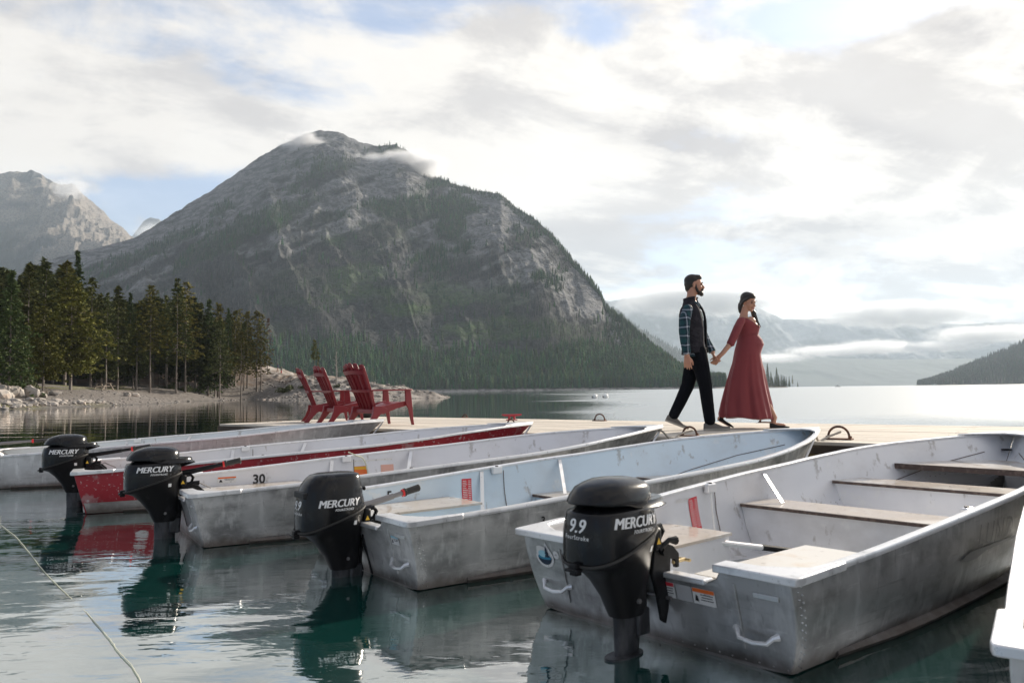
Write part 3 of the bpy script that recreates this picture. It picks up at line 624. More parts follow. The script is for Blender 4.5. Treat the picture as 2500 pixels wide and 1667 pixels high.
# front rows: bearing in px of the 2500 px survey, top px, distance, kind, label
def hz_px(x): return 968.4 - 0.01274*x
FRONT = [(22,655,76,SPRUCE[0],1.0,'dark bushy spruce at the far left edge, branches down to the boulders'),
 (66,639,92,PINE[0],1.1,'tall dense pine left of the two tallest, behind the boulders'),(104,622,96,PINE[1],1.1,'tall dense pine above the left picnic table'),
 (105,745,82,BROAD[0],1.0,'lower broad-crowned pine in front of the dark stand beside the left picnic table'),
 (158,634,98,PINE[2],1.1,'tall pine just left of the pointed dark spruce'),(184,609,112,SPRUCE[1],0.62,'pointed dark spruce standing highest of the whole stand'),
 (172,672,88,BROAD[1],1.0,'big broad-crowned pine lit on its right side, right of the left picnic table'),
 (221,675,105,PINE[3],0.9,'pine right of the big broad-crowned pine, in the gap before the lower trees'),
 (258,712,104,PINE[4],0.95,'dark pine above the right picnic table'),(286,697,108,PINE[0],1.05,'pine with a rounded top right of the right picnic table'),
 (315,712,118,SPRUCE[0],0.6,'thin dark spruce tip between two rounded pines'),(333,738,112,PINE[1],0.9,'short pine filling the middle of the stand'),
 (366,694,112,PINE[2],1.0,'blunt-topped dark pine in the middle of the stand'),(404,719,120,PINE[3],0.85,'pine half hidden left of the twin tall pines'),
 (430,676,116,PINE[4],1.0,'left one of the twin tall pines where the stand steps down'),(452,682,119,SPARSE[0],1.0,'right one of the twin tall pines, yellower and thinner'),
 (487,738,128,PINE[0],0.8,'pine in the lower right part of the stand, left of a dark spruce'),(508,730,126,SPRUCE[1],0.8,'dark spruce with low branches in the right part of the stand'),
 (532,736,130,SPARSE[1],0.9,'yellowish pine right of the low-branched dark spruce'),(556,750,140,SPRUCE[0],0.5,'narrow dark spruce on the knoll'),
 (573,754,142,SPARSE[2],0.8,'brownish thin pine on the knoll, left of centre'),(585,750,146,SPARSE[0],0.8,'brownish thin pine on top of the knoll'),
 (603,757,142,SPARSE[1],0.85,'open pine on the right slope of the knoll'),(626,755,140,SPARSE[2],1.0,'yellow-lit pine with low crown, last green one but one on the knoll'),
 (637,762,141,SPARSE[0],0.8,'bare-trunked pine at the right end of the stand, nearest the water'),(653,775,152,DEADRED[0],1.0,'dead reddish-brown pine at the right end of the stand')]
for (px_, top, Yd, kind, sx, lab) in FRONT:
    X = (px_ - 1250)/1944.4*Yd; z0 = gz1(X, Yd); ht = 1 + (hz_px(px_) - top)/1944.4*Yd - z0
    put_tree(kind, X, Yd, ht, rt.random()*6.28, lab, 'pines of the near stand', sx*1.45, 'spruce_tree' if kind in SPRUCE else 'pine_tree', z0)
skyl = lambda p: np.interp(p, [0, 30, 66, 104, 158, 190, 221, 258, 286, 333, 366, 404, 440, 487, 532, 573, 640, 660], [640, 665, 645, 628, 640, 690, 690, 722, 708, 735, 705, 725, 690, 740, 745, 765, 775, 800])
for i in range(250):
    px_ = rt.uniform(-60, 600); Yd = rt.uniform(92, 165) + px_*0.055
    X = (px_ - 1250)/1944.4*Yd; z0 = gz1(X, Yd)
    top = skyl(max(px_, 0)) + rt.uniform(6, 60); ht = 1 + (hz_px(px_) - top)/1944.4*Yd - z0
    if ht < 5: continue
    put_tree(rt.choice(PINE + BACK + BACK), X, Yd, ht, rt.random()*6.28, 'dark pine deep in the shaded stand behind the beach', 'pines deep in the stand', 1.6, z=z0)
# slim bare trunks standing in the shade of the stand
# trees on the rocky point
X = (767 - 1250)/1944.4*138; put_tree(THIN[0], X, 138, 6.9, 1.0, 'thin pine with a bare trunk and small high crown on the rocky point', name='pine_tree')
X = (776 - 1250)/1944.4*139; put_tree(SPARSE[1], X, 139, 4.6, 2.0, 'short bushy yellow-green pine beside the thin bare-trunked one on the rocky point', sx=0.75, name='pine_tree')
def dead_tree(x, y, h, label):
    rg = random.Random(3); mb = MB(); z0 = gz1(x, y)
    mb.tube([(0, 0, -0.3), (0.05, 0, h*0.4), (-0.02, 0, h*0.8), (0.1, 0, h)], [0.16, 0.12, 0.06, 0.02], 6)
    o = empty('dead_tree', (x, y, z0)); tag(o, label, 'tree'); mb.build('trunk', m_snag, o)
    mb = MB()
    for k in range(26):
        z = h*(0.35 + 0.62*k/26); a = rg.random()*6.28; L = rg.uniform(0.4, 1.3)*(1.25 - z/h)
        mb.tube([(0, 0, z), (L*0.6*math.cos(a), L*0.6*math.sin(a), z + 0.1), (L*math.cos(a), L*math.sin(a), z + rg.uniform(-0.1, 0.5))], [0.03, 0.02, 0.008], 3)
    mb.build('branches', m_snag, o)
m_snag = material('bare_wood', (0.33, 0.30, 0.27), 0.9, layers=((3, 3, 0.4, 0.6, (0.2, 0.18, 0.16), (2, 2, 1), 0.5),))
dead_tree((820 - 1250)/1944.4*133, 133, 5.8, 'leafless grey dead tree standing on the rocky point between the second and third chair')
# spit across the lake with its clump of spruces
spx = [(1878,884),(1886,905),(1900,894),(1905,913),(1911,912),(1915.5,914),(1919,916),(1923,918),(1895,916),(1890,919),(1930.5,917),(1938.5,914),(1951,931)]
for i, (p_, top) in enumerate(spx):
    Yd = 905 + 4*(i % 3); X = (p_ - 1250)/1944.4*Yd; u_ = (p_ - 1250)/1944.4
    z0 = float(main_h(np.array([u_]), np.array([Yd + 8.0]))[0]); z0 = max(z0, 1.2)
    ht = max(6.0, 1 + (hz_px(p_) + 0.0 - top)/1944.4*Yd*0.98 - z0)
    lab = {11: 'open ragged pine near the tip of the far spit, right of the spruce clump', 12: 'tiny spruce standing alone nearest the tip of the far spit', 10: 'narrow spruce standing just apart from the clump on the far spit'}.get(i, ('first', 'third', 'fifth', 'seventh', 'eighth', 'ninth', 'tenth', 'eleventh', 'fourth', 'second')[i % 10] + ' spruce from the left in the clump on the far spit right of the woman')
    put_tree(SPRUCE[i % 2] if i != 11 else SPARSE[0], X, Yd + 8, ht, i*1.3, lab, 'spruces on the far spit', 0.9, 'spruce_tree', z0 - 0.4)

# ------------------------------------------------------------------ shore rocks, shrubs, picnic tables
def rock_mesh(seed):
    rg = np.random.default_rng(seed); bm = bmesh.new(); bmesh.ops.create_icosphere(bm, subdivisions=2, radius=0.5)
    for v in bm.verts:
        n = v.co.normalized(); v.co *= 0.75 + 0.5*rg.random()
        for k in range(1): pass
    pl = [Vector(rg.normal(0, 1, 3)).normalized() for _ in range(6)]
    for v in bm.verts:
        for p in pl:
            d = v.co.dot(p) - 0.36
            if d > 0: v.co -= p*d*0.9
    me = bpy.data.meshes.new('rock'); bm.to_mesh(me); bm.free(); me.materials.append(m_rock); return me
m_rock = material('shore_rock', (0.33, 0.30, 0.27), 0.9, layers=((1.5, 4, 0.45, 0.6, (0.24, 0.22, 0.205), (1, 1, 1), 0.7), (1.1, 3, 0.55, 0.65, (0.40, 0.30, 0.24), (1, 1, 1), 0.5)), bump=(5, 0.6, 0.05), rand=0.35)
ROCKS = [rock_mesh(i) for i in range(7)]
def put_rock(x, y, sx, sy, sz, label, group, z=None):
    o = bpy.data.objects.new('rock', ROCKS[rt.randrange(7)]); COL.objects.link(o); zz = gz1(x, y) if z is None else z
    o.location = (x, y, zz + sz*0.22); o.scale = (sx, sy, sz); o.rotation_euler = (0, 0, rt.random()*6.28); tag(o, label, 'rock', group); return o
for k_, (p_, Yd, s_) in enumerate(((3, 74, 1.9), (9, 73, 1.3), (18, 74, 1.5), (27, 74.5, 1.7), (37, 75, 1.6), (45, 75, 1.1), (52, 76, 1.2))):
    put_rock((p_ - 1250)/1944.4*Yd, Yd, s_*1.25, s_, s_, ('first', 'second', 'third', 'fourth', 'fifth', 'sixth', 'seventh')[k_] + ' boulder from the left photo edge in the row below the spruce', 'boulders in a row under the spruce')
put_rock((74 - 1250)/1944.4*76, 76, 2.0, 1.5, 1.75, 'largest pale flat-sided boulder, at the right end of the boulder row', None)
for (p_, yy, s_, lab) in ((44, 969, 1.1, 'grey-pink rock on the left beach, upper one near the left edge'), (98, 977, 1.05, 'rust-coloured angular rock standing out on the left beach'), (134, 971, 0.9, 'pale low rock alone on the upper beach above the waterline rocks'),
                          (312, 972, 0.8, 'pale flat rock on the open beach, left of a pair'), (332, 972, 0.75, 'pale flat rock on the open beach, right of a pair')):
    Yd = 1944.4*0.45/(yy + 4 - hz_px(p_)) if False else np.interp(yy, [965, 985, 1000], [74, 70, 62]) + p_*0.06
    put_rock((p_ - 1250)/1944.4*Yd, Yd, s_*1.4, s_, s_*0.9, lab, None)
for i in range(70):
    p_ = rt.triangular(-10, 300, 170) if i > 25 else rt.uniform(-10, 110); Yd = np.interp(p_, [0, 300], [62.3, 80.5]) + rt.uniform(-0.6, 3.2)*(1 if i > 25 else 2.0)
    s_ = rt.uniform(0.3, 0.75)
    put_rock((p_ - 1250)/1944.4*Yd, Yd, s_*1.3, s_, s_*0.8, 'small pale rock among many along the waterline of the left beach', 'pale rocks along the waterline')
V = []; F = []; off = 0; bm = bmesh.new(); bm.from_mesh(ROCKS[2]); rv = np.array([v.co for v in bm.verts]); rf = np.array([[v.index for v in f.verts] for f in bm.faces]); bm.free()
for i in range(2200):
    if i < 450: x, y = rng.uniform(-48, -36), rng.uniform(60, 100)
    else: x, y = rng.uniform(-46, -10), rng.uniform(104, 150)
    z = gz1(x, y)
    if z < -0.05 or z > 3.2: continue
    s_ = rng.uniform(0.08, 0.3)*(1.0 + 1.8*rng.random()**3 if i >= 450 else 1)
    V.append(rv*np.array((s_*1.3, s_, s_*0.8)) + np.array((x, y, z))); F.append(rf + off); off += len(rv)
tag(fast_mesh('pebbles', np.concatenate(V), np.concatenate(F), m_rock), kind='stuff')

m_shrub = material('shrub_leaves', (0.07, 0.085, 0.03), 0.8, rand=0.2, layers=((3, 3, 0.45, 0.6, (0.12, 0.12, 0.05), (1, 1, 1), 0.7),))
def shrub(x, y, rx, rz_, label, n=1400, seed=1):
    rg = np.random.default_rng(seed); d = rg.normal(0, 1, (n, 3)); d /= np.linalg.norm(d, axis=1)[:, None]; r = rg.random(n)**0.4
    c = d*r[:, None]*np.array((rx, rx*0.7, rz_)); c[:, 2] = np.abs(c[:, 2]); c *= (0.85 + 0.3*np.sin(c[:, 0:1]*5/rx))
    a = rg.normal(0, 1, (n, 3)); a /= np.linalg.norm(a, axis=1)[:, None]; b_ = np.cross(a, rg.normal(0, 1, (n, 3))); b_ /= np.linalg.norm(b_, axis=1)[:, None]
    s_ = 0.10*rx**0.5
    V = np.stack([c - a*s_, c + b_*s_*0.6, c + a*s_, c - b_*s_*0.6], 1).reshape(-1, 3)
    o = fast_mesh('shrub', V, np.arange(4*n).reshape(-1, 4), m_shrub, None, None, False, 4); o.location = (x, y, gz1(x, y) - 0.05)
    tag(o, label, 'shrub'); return o
shrub((700 - 1250)/1944.4*133, 133, 1.7, 1.2, 'round green shrub on the bank left of the first chair')
shrub((738 - 1250)/1944.4*131, 131, 0.8, 0.6, 'small round shrub just right of the larger one on the bank', 500, 2)
shrub((822 - 1250)/1944.4*122, 122, 0.8, 0.55, 'small shrub on the rocky point seen between the second and third chair', 400, 3)
shrub((450 - 1250)/1944.4*121, 121, 1.9, 0.9, 'low dark shrub at the foot of the pines, right one of two', 1200, 4)
shrub((410 - 1250)/1944.4*120, 120, 1.6, 0.7, 'low dark shrub at the foot of the pines, left one of two', 1000, 5)
shrub((62 - 1250)/1944.4*77, 77, 1.7, 1.6, 'bushy green shrub behind the largest boulder', 1600, 6)

m_tim = material('weathered_timber', (0.36, 0.30, 0.24), 0.85, layers=((3, 3, 0.4, 0.6, (0.22, 0.18, 0.15), (1, 6, 1), 0.6),))
def picnic(x, y, rz, label):
    o = empty('picnic_table', (x, y, gz1(x, y)), rz); tag(o, label, 'picnic table')
    for k in range(5): MB().box((-0.95, -0.37 + 0.15*k, 0.72), (0.95, -0.24 + 0.15*k, 0.76)).build('table_board', m_tim, o)
    for s_ in (-1, 1):
        MB().box((-0.95, s_*0.70 - 0.13, 0.43), (0.95, s_*0.70 + 0.13, 0.47)).build('bench', m_tim, o)
        for e in (-1, 1):
            mb = MB(); mb.hexa([(e*0.7 - 0.07, s_*0.82 - 0.06, -0.1), (e*0.7 + 0.07, s_*0.82 - 0.06, -0.1), (e*0.7 + 0.07, s_*0.82 + 0.06, -0.1), (e*0.7 - 0.07, s_*0.82 + 0.06, -0.1),
                                (e*0.7 - 0.07, s_*0.25 - 0.06, 0.72), (e*0.7 + 0.07, s_*0.25 - 0.06, 0.72), (e*0.7 + 0.07, s_*0.25 + 0.06, 0.72), (e*0.7 - 0.07, s_*0.25 + 0.06, 0.72)])
            mb.build('leg', m_tim, o)
    for e in (-1, 1): MB().box((e*0.7 - 0.02, -0.8, 0.36), (e*0.7 + 0.02, 0.8, 0.43)).build('crossbar', m_tim, o)
picnic((94 - 1250)/1944.4*79, 79, 0.5, 'wooden picnic table beside the large boulder, left one of two')
picnic((253 - 1250)/1944.4*94, 94, -0.4, 'wooden picnic table on the beach under the pines, right one of two')

# two buoys, two distant boats
m_white = material('white_plastic', (0.80, 0.80, 0.78), 0.35)
m_blk = material('black_rubber', (0.012, 0.012, 0.014), 0.6)
for (x, y, lab) in ((8.95, 87, 'white round mooring buoy floating on the lake, left of the pair'), (10.25, 88, 'white round mooring buoy floating on the lake, right of the pair')):
    o = empty('mooring_buoy', (x, y, 0.0)); tag(o, lab, 'buoy', 'pair of mooring buoys')
    MB().ell((0, 0, 0.18), (0.29, 0.29, 0.30), 20, 12).build('float', m_white, o)
    MB().cyl((-0.27, -0.1, 0.16), (-0.33, -0.12, 0.14), 0.10, 0.08).build('fitting', m_blk, o)
def far_boat(x, y, rz, L, label, dark):
    o = empty('distant_boat', (x, y, 0), rz); tag(o, label, 'boat')
    rings = []
    for s_ in np.linspace(0, 1, 9):
        b_ = 0.17*L*(1 - s_**4)*0.98 + 0.02; zt = 1.0 + 0.6*s_**2; xx = (s_ - 0.5)*L
        rings.append([(xx, -b_, zt), (xx, -b_*0.7, 0.0), (xx, 0, -0.2), (xx, b_*0.7, 0), (xx, b_, zt)])
    MB().loft(rings, True, True).build('hull', m_white if not dark else m_blk, o)
    mb = MB(); mb.hexa([(-0.30*L, -0.11*L, 1), (0.12*L, -0.11*L, 1), (0.12*L, 0.11*L, 1), (-0.30*L, 0.11*L, 1), (-0.28*L, -0.09*L, 2.4), (0.02*L, -0.09*L, 2.4), (0.02*L, 0.09*L, 2.4), (-0.28*L, 0.09*L, 2.4)])
    mb.build('cabin', m_white, o)
    MB().box((-0.2*L, -0.115*L, 1.6), (0.09*L, 0.115*L, 2.1)).build('window_band', m_blk, o)
far_boat(0.4075*1000, 1000, 0.1, 7, 'tiny white motor boat far out on the lake right of the spit', False)
far_boat(0.5285*1500, 1500, 2.9, 10, 'tiny white boat below the dark slope at the far right shore', False)
# ------------------------------------------------------------------ dock (runs from lower right to upper left)
DN = Vector((0.622, 0.783, 0)); DA = Vector((0.783, -0.622, 0))       # across / along
def dock_pt(a, d, z): v = DA*a + DN*d; return (v.x, v.y, z)
m_deck = material('deck_boards', (0.60, 0.545, 0.47), 0.85, layers=((2.2, 5, 0.42, 0.62, (0.33, 0.285, 0.235), (0.35, 6, 1), 0.55), (1.3, 4, 0.5, 0.7, (0.62, 0.58, 0.52), (1, 1, 1), 0.45), (7, 2, 0.66, 0.72, (0.14, 0.12, 0.10), (1, 3, 1), 0.5)),
                  bump=(6, 0.5, 0.01, (0.5, 6, 1)), rand=0.13, coords='Object', spec=0.3)
m_fascia = material('dock_beam', (0.30, 0.21, 0.085), 0.85, layers=((2.5, 5, 0.45, 0.6, (0.10, 0.07, 0.04), (1, 1, 2), 0.8),), bump=(8, 0.6, 0.01, (0.3, 1, 3)), rand=0.15)
m_rub = material('rub_strip', (0.06, 0.045, 0.035), 0.85, layers=((3, 4, 0.45, 0.6, (0.16, 0.12, 0.08), (1, 1, 1), 0.5),))
dock = empty('dock', (0, 0, 0)); tag(dock, kind='structure')
dock.rotation_euler = (0, 0, math.atan2(DA.y, DA.x))
A0, A1, D0, D1, DZ = -12.17, 9.0, 7.42, 11.0, 0.50
nb = 13; bw = (D1 - D0)/nb
rd = random.Random(2)
for k in range(nb):
    a = A0 + (0.0 if k % 2 else 0.0)
    cuts = [A0] + sorted(A0 + (A1 - A0)*(i + (0.5 if k % 2 else 0))/5 for i in range(1 if not k % 2 else 0, 5)) + [A1]
    for c0, c1 in zip(cuts[:-1], cuts[1:]):
        if c1 - c0 < 0.2: continue
        mb = MB(); dz = rd.uniform(-0.002, 0.002)
        mb.box((-(c1 - c0)/2 + 0.004, -bw/2 + 0.007, -0.04), ((c1 - c0)/2 - 0.004, bw/2 - 0.007, 0))
        o = mb.build('plank', m_deck, dock, smooth=False, bevel=0.004); o.location = ((c0 + c1)/2, D0 + bw*(k + 0.5), DZ + dz)
for d, s_ in ((D0, 1), (D1, -1)):
    MB().box((A0, min(d, d + s_*0.06), DZ - 0.24), (A1, max(d, d + s_*0.06), DZ - 0.041)).build('side_beam', m_fascia, dock, smooth=False, bevel=0.004)
    MB().box((A0, min(d - s_*0.03, d), DZ - 0.11), (A1, max(d - s_*0.03, d), DZ - 0.03)).build('rub_strip', m_rub, dock, smooth=False, bevel=0.006)
MB().box((A0 - 0.05, D0, DZ - 0.24), (A0, D1, DZ - 0.041)).build('end_beam', m_fascia, dock, smooth=False, bevel=0.004)
for i in range(8):
    a = A0 + 0.9 + i*2.7
    MB().box((a - 0.9, D0 + 0.25, -0.35), (a + 0.9, D1 - 0.25, 0.24)).build('float', m_blk, dock, smooth=False, bevel=0.03)

m_iron = material('rusty_iron', (0.10, 0.055, 0.04), 0.7, 0.4, layers=((12, 3, 0.45, 0.6, (0.22, 0.10, 0.055), (1, 1, 1), 0.7),))
m_redpaint = material('red_cleat_paint', (0.42, 0.035, 0.05), 0.45, layers=((9, 3, 0.55, 0.65, (0.5, 0.25, 0.22), (1, 1, 1), 0.5),))
def ring(x, y, r, rz, label, plate=True, tilt=90):
    o = empty('mooring_ring', (x, y, DZ), rz); tag(o, label, 'mooring ring')
    pts = [(r*math.cos(t), 0, 0.012 + r*0.15 + r*math.sin(t)) for t in np.linspace(-0.15*math.pi, 1.15*math.pi, 18)]
    MB().tube(pts, 0.011, 8).build('ring', m_iron, o)
    MB().box((-r*1.3, -0.045, 0.0), (r*1.3, 0.045, 0.014)).build('plate', m_iron, o, smooth=False, bevel=0.003)
    for s_ in (-1, 1): MB().cyl((s_*r*1.1, 0, 0.012), (s_*r*1.1, 0, 0.035), 0.016, 0.014, 6).build('bolt', m_iron, o)
ring(1.366, 12.60, 0.085, -0.6, 'rusty mooring ring on the far dock edge between the red cleat and the man')
ring(3.56, 11.25, 0.08, -0.65, "mooring ring on the far dock edge under the hem of the woman's dress")
ring(1.83, 8.30, 0.075, -0.62, 'rusty mooring ring with a rope on the near dock edge below the man')
ring(3.06, 7.53, 0.095, -0.66, 'large mooring ring on the near dock edge, between the two rightmost boat bows')
ring(-0.03, 12.0, 0.05, -0.6, 'small dark ring lying low on the dock left of the third bow', plate=False)
ring(-0.9, 15.0, 0.04, -0.5, 'small dark fitting on the far dock edge right of the chairs', plate=False)
def cleat(x, y, rz, label):
    o = empty('cleat', (x, y, DZ), rz); tag(o, label, 'cleat')
    MB().box((-0.09, -0.035, 0), (0.09, 0.035, 0.018)).build('base', m_redpaint, o, smooth=False, bevel=0.005)
    for s_ in (-1, 1): MB().cyl((s_*0.045, 0, 0.015), (s_*0.04, 0, 0.075), 0.020, 0.018).build('post', m_redpaint, o)
    MB().tube([(-0.17, 0, 0.095), (-0.12, 0, 0.088), (0, 0, 0.082), (0.12, 0, 0.088), (0.17, 0, 0.095)], [0.010, 0.018, 0.022, 0.018, 0.010], 10).build('horn', m_redpaint, o)
cleat(-0.02, 13.35, 0.25, 'red painted cleat on the far edge of the dock, right of the chairs')
# dark bag at the far edge behind the third chair
o = empty('bag', (-2.87, 15.6, DZ), 0.3); tag(o, 'small black bag on the far dock edge behind the third chair', 'bag')
MB().ell((0, 0, 0.09), (0.20, 0.12, 0.10), 16, 10).build('bag_body', m_blk, o)
MB().tube([(-0.08, 0, 0.16), (-0.05, 0, 0.22), (0.05, 0, 0.22), (0.08, 0, 0.16)], 0.012, 6).build('handle', m_blk, o)

# ------------------------------------------------------------------ aluminium boats
def alu(name, base, dirt, metal, rough, dk=0.6, vert=2.0):
    mt = material(name, base, rough, metal, layers=((5.5, 9, 0.40, 0.68, dirt, (0.8, 0.8, 1.3), dk), (9, 5, 0.50, 0.70, tuple(min(1, c*1.5) for c in base), (1.4, 1.4, 0.35), 0.55),
                    (34, 4, 0.60, 0.70, tuple(c*0.35 for c in base), (1, 1, 0.25), 0.35)), rough_var=(14, 0.35), bump=(22, 0.30, 0.004, (1, 1, 0.5)))
    # long scratches, and the brown scum line that sits just above the water
    g = NT(mt.node_tree); b = g.n['Principled BSDF']; c = b.inputs['Base Color'].links[0].from_socket; co = g.new('ShaderNodeTexCoord').outputs['Object']
    c = g.mix(g.m('MULTIPLY', g.step(g.noise(g.scalev(co, (0.12, 0.12, 1.0)), 55, 3, 0.6), 0.62, 0.70), 0.28), c, tuple(min(1, k*1.6) for k in base))
    c = g.mix(g.m('MULTIPLY', g.step(g.noise(g.scalev(co, (0.05, 0.05, 1.3)), 38, 4, 0.6), 0.63, 0.70), 0.3), c, tuple(k*0.3 for k in base))
    z_ = g.sep(co)[2]; f = g.m('SUBTRACT', 1.0, g.step(g.m('ADD', z_, g.m('MULTIPLY', g.noise(g.scalev(co, (1, 1, 0.2)), 7, 5, 0.6), -0.09)), -0.035, 0.035))
    c = g.mix(g.m('MULTIPLY', f, 0.75), c, (0.105, 0.075, 0.058)); g.put(b.inputs['Base Color'], c)
    return mt
m_hullE = alu('weathered_hull_brown', (0.52, 0.52, 0.515), (0.21, 0.205, 0.20), 0.72, 0.38, 0.7)
m_hullD = alu('weathered_hull_grey', (0.62, 0.615, 0.60), (0.28, 0.28, 0.275), 0.6, 0.45, 0.85)
m_hullC = alu('weathered_hull_dark', (0.55, 0.545, 0.54), (0.20, 0.20, 0.20), 0.65, 0.42, 0.85)
m_hullA = alu('weathered_hull_pale', (0.64, 0.64, 0.64), (0.40, 0.40, 0.40), 0.6, 0.45, 0.6)
m_hullR = material('red_hull_paint', (0.34, 0.018, 0.030), 0.42, 0.1, layers=((5, 6, 0.58, 0.66, (0.42, 0.30, 0.30), (1, 1, 1), 0.6), (30, 3, 0.62, 0.68, (0.6, 0.55, 0.55), (1, 1, 1), 0.8), (2.0, 4, 0.5, 0.65, (0.22, 0.012, 0.02), (1, 1, 1), 0.6)), rough_var=(12, 0.3))
def inner(name, c): return material(name, c, 0.40, 0.30, layers=((1.6, 5, 0.45, 0.68, tuple(k*0.80 for k in c), (1, 1, 1), 0.55), (11, 6, 0.60, 0.68, (0.30, 0.27, 0.24), (1, 1, 0.5), 0.55), (0.9, 6, 0.55, 0.75, (0.42, 0.40, 0.38), (1, 1, 1.5), 0.45), (5, 6, 0.58, 0.66, (0.80, 0.80, 0.78), (1, 1, 1), 0.4)), rough_var=(8, 0.3), bump=(3, 0.25, 0.01), spec=0.4)
m_inE = inner('inside_paint_white', (0.76, 0.765, 0.79)); m_inD = inner('inside_paint_blue', (0.64, 0.745, 0.83)); m_inC = inner('inside_paint_lilac', (0.74, 0.745, 0.78)); m_inA = inner('inside_paint_pale', (0.72, 0.76, 0.79))
m_rail = material('bright_aluminium', (0.78, 0.78, 0.79), 0.34, 0.55, layers=((9, 5, 0.52, 0.68, (0.50, 0.50, 0.51), (1, 1, 1), 0.6), (45, 3, 0.62, 0.7, (0.25, 0.24, 0.23), (1, 1, 1), 0.4)), rough_var=(20, 0.3))
m_seat = material('worn_tan_seat', (0.52, 0.44, 0.36), 0.33, 0.0, layers=((2.2, 6, 0.48, 0.60, (0.66, 0.64, 0.61), (1, 1, 1), 0.75), (24, 4, 0.58, 0.68, (0.16, 0.12, 0.09), (1, 1, 1), 0.6)), rough_var=(6, 0.35), bump=(18, 0.25, 0.004), coat=0.7)
m_seatw = material('worn_white_seat', (0.66, 0.63, 0.58), 0.35, 0.0, layers=((3, 5, 0.55, 0.66, (0.55, 0.42, 0.28), (1, 1, 1), 0.5), (24, 4, 0.62, 0.7, (0.25, 0.2, 0.15), (1, 1, 1), 0.5)), rough_var=(6, 0.3), coat=0.2)
m_edge = material('seat_edge', (0.085, 0.055, 0.045), 0.6, layers=((20, 3, 0.5, 0.6, (0.2, 0.14, 0.11), (1, 1, 1), 0.6),))
m_stk_w = material('sticker_white', (0.72, 0.71, 0.70), 0.5, layers=((40, 3, 0.6, 0.66, (0.3, 0.3, 0.3), (1, 1, 1), 0.5),))
m_stk_r = material('sticker_red', (0.62, 0.035, 0.05), 0.5, layers=((40, 3, 0.6, 0.66, (0.7, 0.35, 0.32), (1, 1, 1), 0.5),))
m_stk_o = material('sticker_orange', (0.78, 0.16, 0.03), 0.5); m_stk_y = material('sticker_yellow', (0.80, 0.42, 0.03), 0.5)
m_ink = material('black_ink', (0.015, 0.015, 0.018), 0.5); m_greyink = material('faded_ink', (0.45, 0.45, 0.46), 0.6)
m_blue1 = material('sticker_pale_blue', (0.35, 0.62, 0.72), 0.45); m_blue2 = material('sticker_blue', (0.02, 0.22, 0.36), 0.45); m_blue3 = material('sticker_navy', (0.005, 0.02, 0.05), 0.45)

L0 = 4.5
SHEER = [(0, .352), (.5, .375), (1.2, .42), (1.9, .46), (2.4, .485), (2.8, .515), (3.4, .565), (4.0, .60), (4.5, .615)]
HALF = [(0, .665), (.5, .70), (1.2, .735), (1.9, .755), (2.6, .735), (3.1, .66), (3.5, .53), (3.85, .375), (4.15, .215), (4.35, .10), (4.5, .012)]
CHW = [(0, .61), (1.0, .655), (2.0, .655), (2.7, .56), (3.2, .43), (3.6, .29), (3.95, .16), (4.25, .07), (4.5, .008)]
CHZ = [(0, .005), (1.5, .0), (2.3, .02), (3.0, .09), (3.6, .19), (4.1, .27), (4.5, .36)]
KLZ = [(0, -.05), (2.0, -.07), (3.0, -.05), (3.6, .0), (4.0, .06), (4.3, .14), (4.5, .24)]
def _sm(tab):
    xs = np.linspace(0, 4.5, 91); ys = np.interp(xs, [a for a, b in tab], [b for a, b in tab])
    for _ in range(3): ys[1:-1] = (ys[:-2] + ys[1:-1]*2 + ys[2:])/4
    return lambda x: float(np.interp(x, xs, ys))
fS, fH, fC, fZ, fK = map(_sm, (SHEER, HALF, CHW, CHZ, KLZ))
def rk(x, z): return -0.26*max(z, 0.0)*math.exp(-(x/0.6)**2)      # the stern leans aft towards its top
def side_pt(x, k, s_, inset=0.0, bulge=0.02):
    """k=0 chine .. 1 gunwale on the side s_ (+1 port)"""
    w0, w1, z0, z1 = fC(x), fH(x), fZ(x), fS(x)
    y = w0 + (w1 - w0)*(k**0.8) + bulge*math.sin(math.pi*k)*min(1, w1*2) - inset; rake = -0.30*max(0, (x/4.5))**6*(1 - k)
    zz = z0 + (z1 - z0)*k; return (x + rake + rk(x, zz), s_*max(y, 0.002), zz)
def in_half(x, z, inset=0.02):
    k = (z - fZ(x))/(fS(x) - fZ(x)); return side_pt(x, min(max(k, 0), 1), 1, inset)[1]
XS = list(np.linspace(0, 3.2, 22)) + list(np.linspace(3.3, 4.5, 18))
def project(bvh, o_, u_, v_, d_, me2d, off=0.002, mat=None, name='sticker', parent=None, back=0.0):
    """lay a flat mesh (x,y) on a surface: origin o_, axes u_, v_, cast along d_"""
    o_, u_, v_, d_ = map(Vector, (o_, u_, v_, d_)); vs = []
    for v in me2d[0]:
        p = o_ + u_*v[0] + v_*v[1]; hit = bvh.ray_cast(p, d_)
        vs.append((hit[0] if hit[0] is not None else p + d_*0.1) - d_*(off + (0.0003*v[2] if len(v) > 2 else 0)))
    o = link_mesh(name, vs, me2d[1], mat, parent); return o
def rect2d(w_, h_, nx=8, ny=4, cx=0, cy=0):
    vs = [(cx - w_/2 + w_*i/nx, cy - h_/2 + h_*j/ny) for j in range(ny + 1) for i in range(nx + 1)]
    return vs, [(j*(nx+1) + i, j*(nx+1) + i + 1, (j+1)*(nx+1) + i + 1, (j+1)*(nx+1) + i) for j in range(ny) for i in range(nx)]
def poly2d(pts): return pts, [tuple(range(len(pts)))]
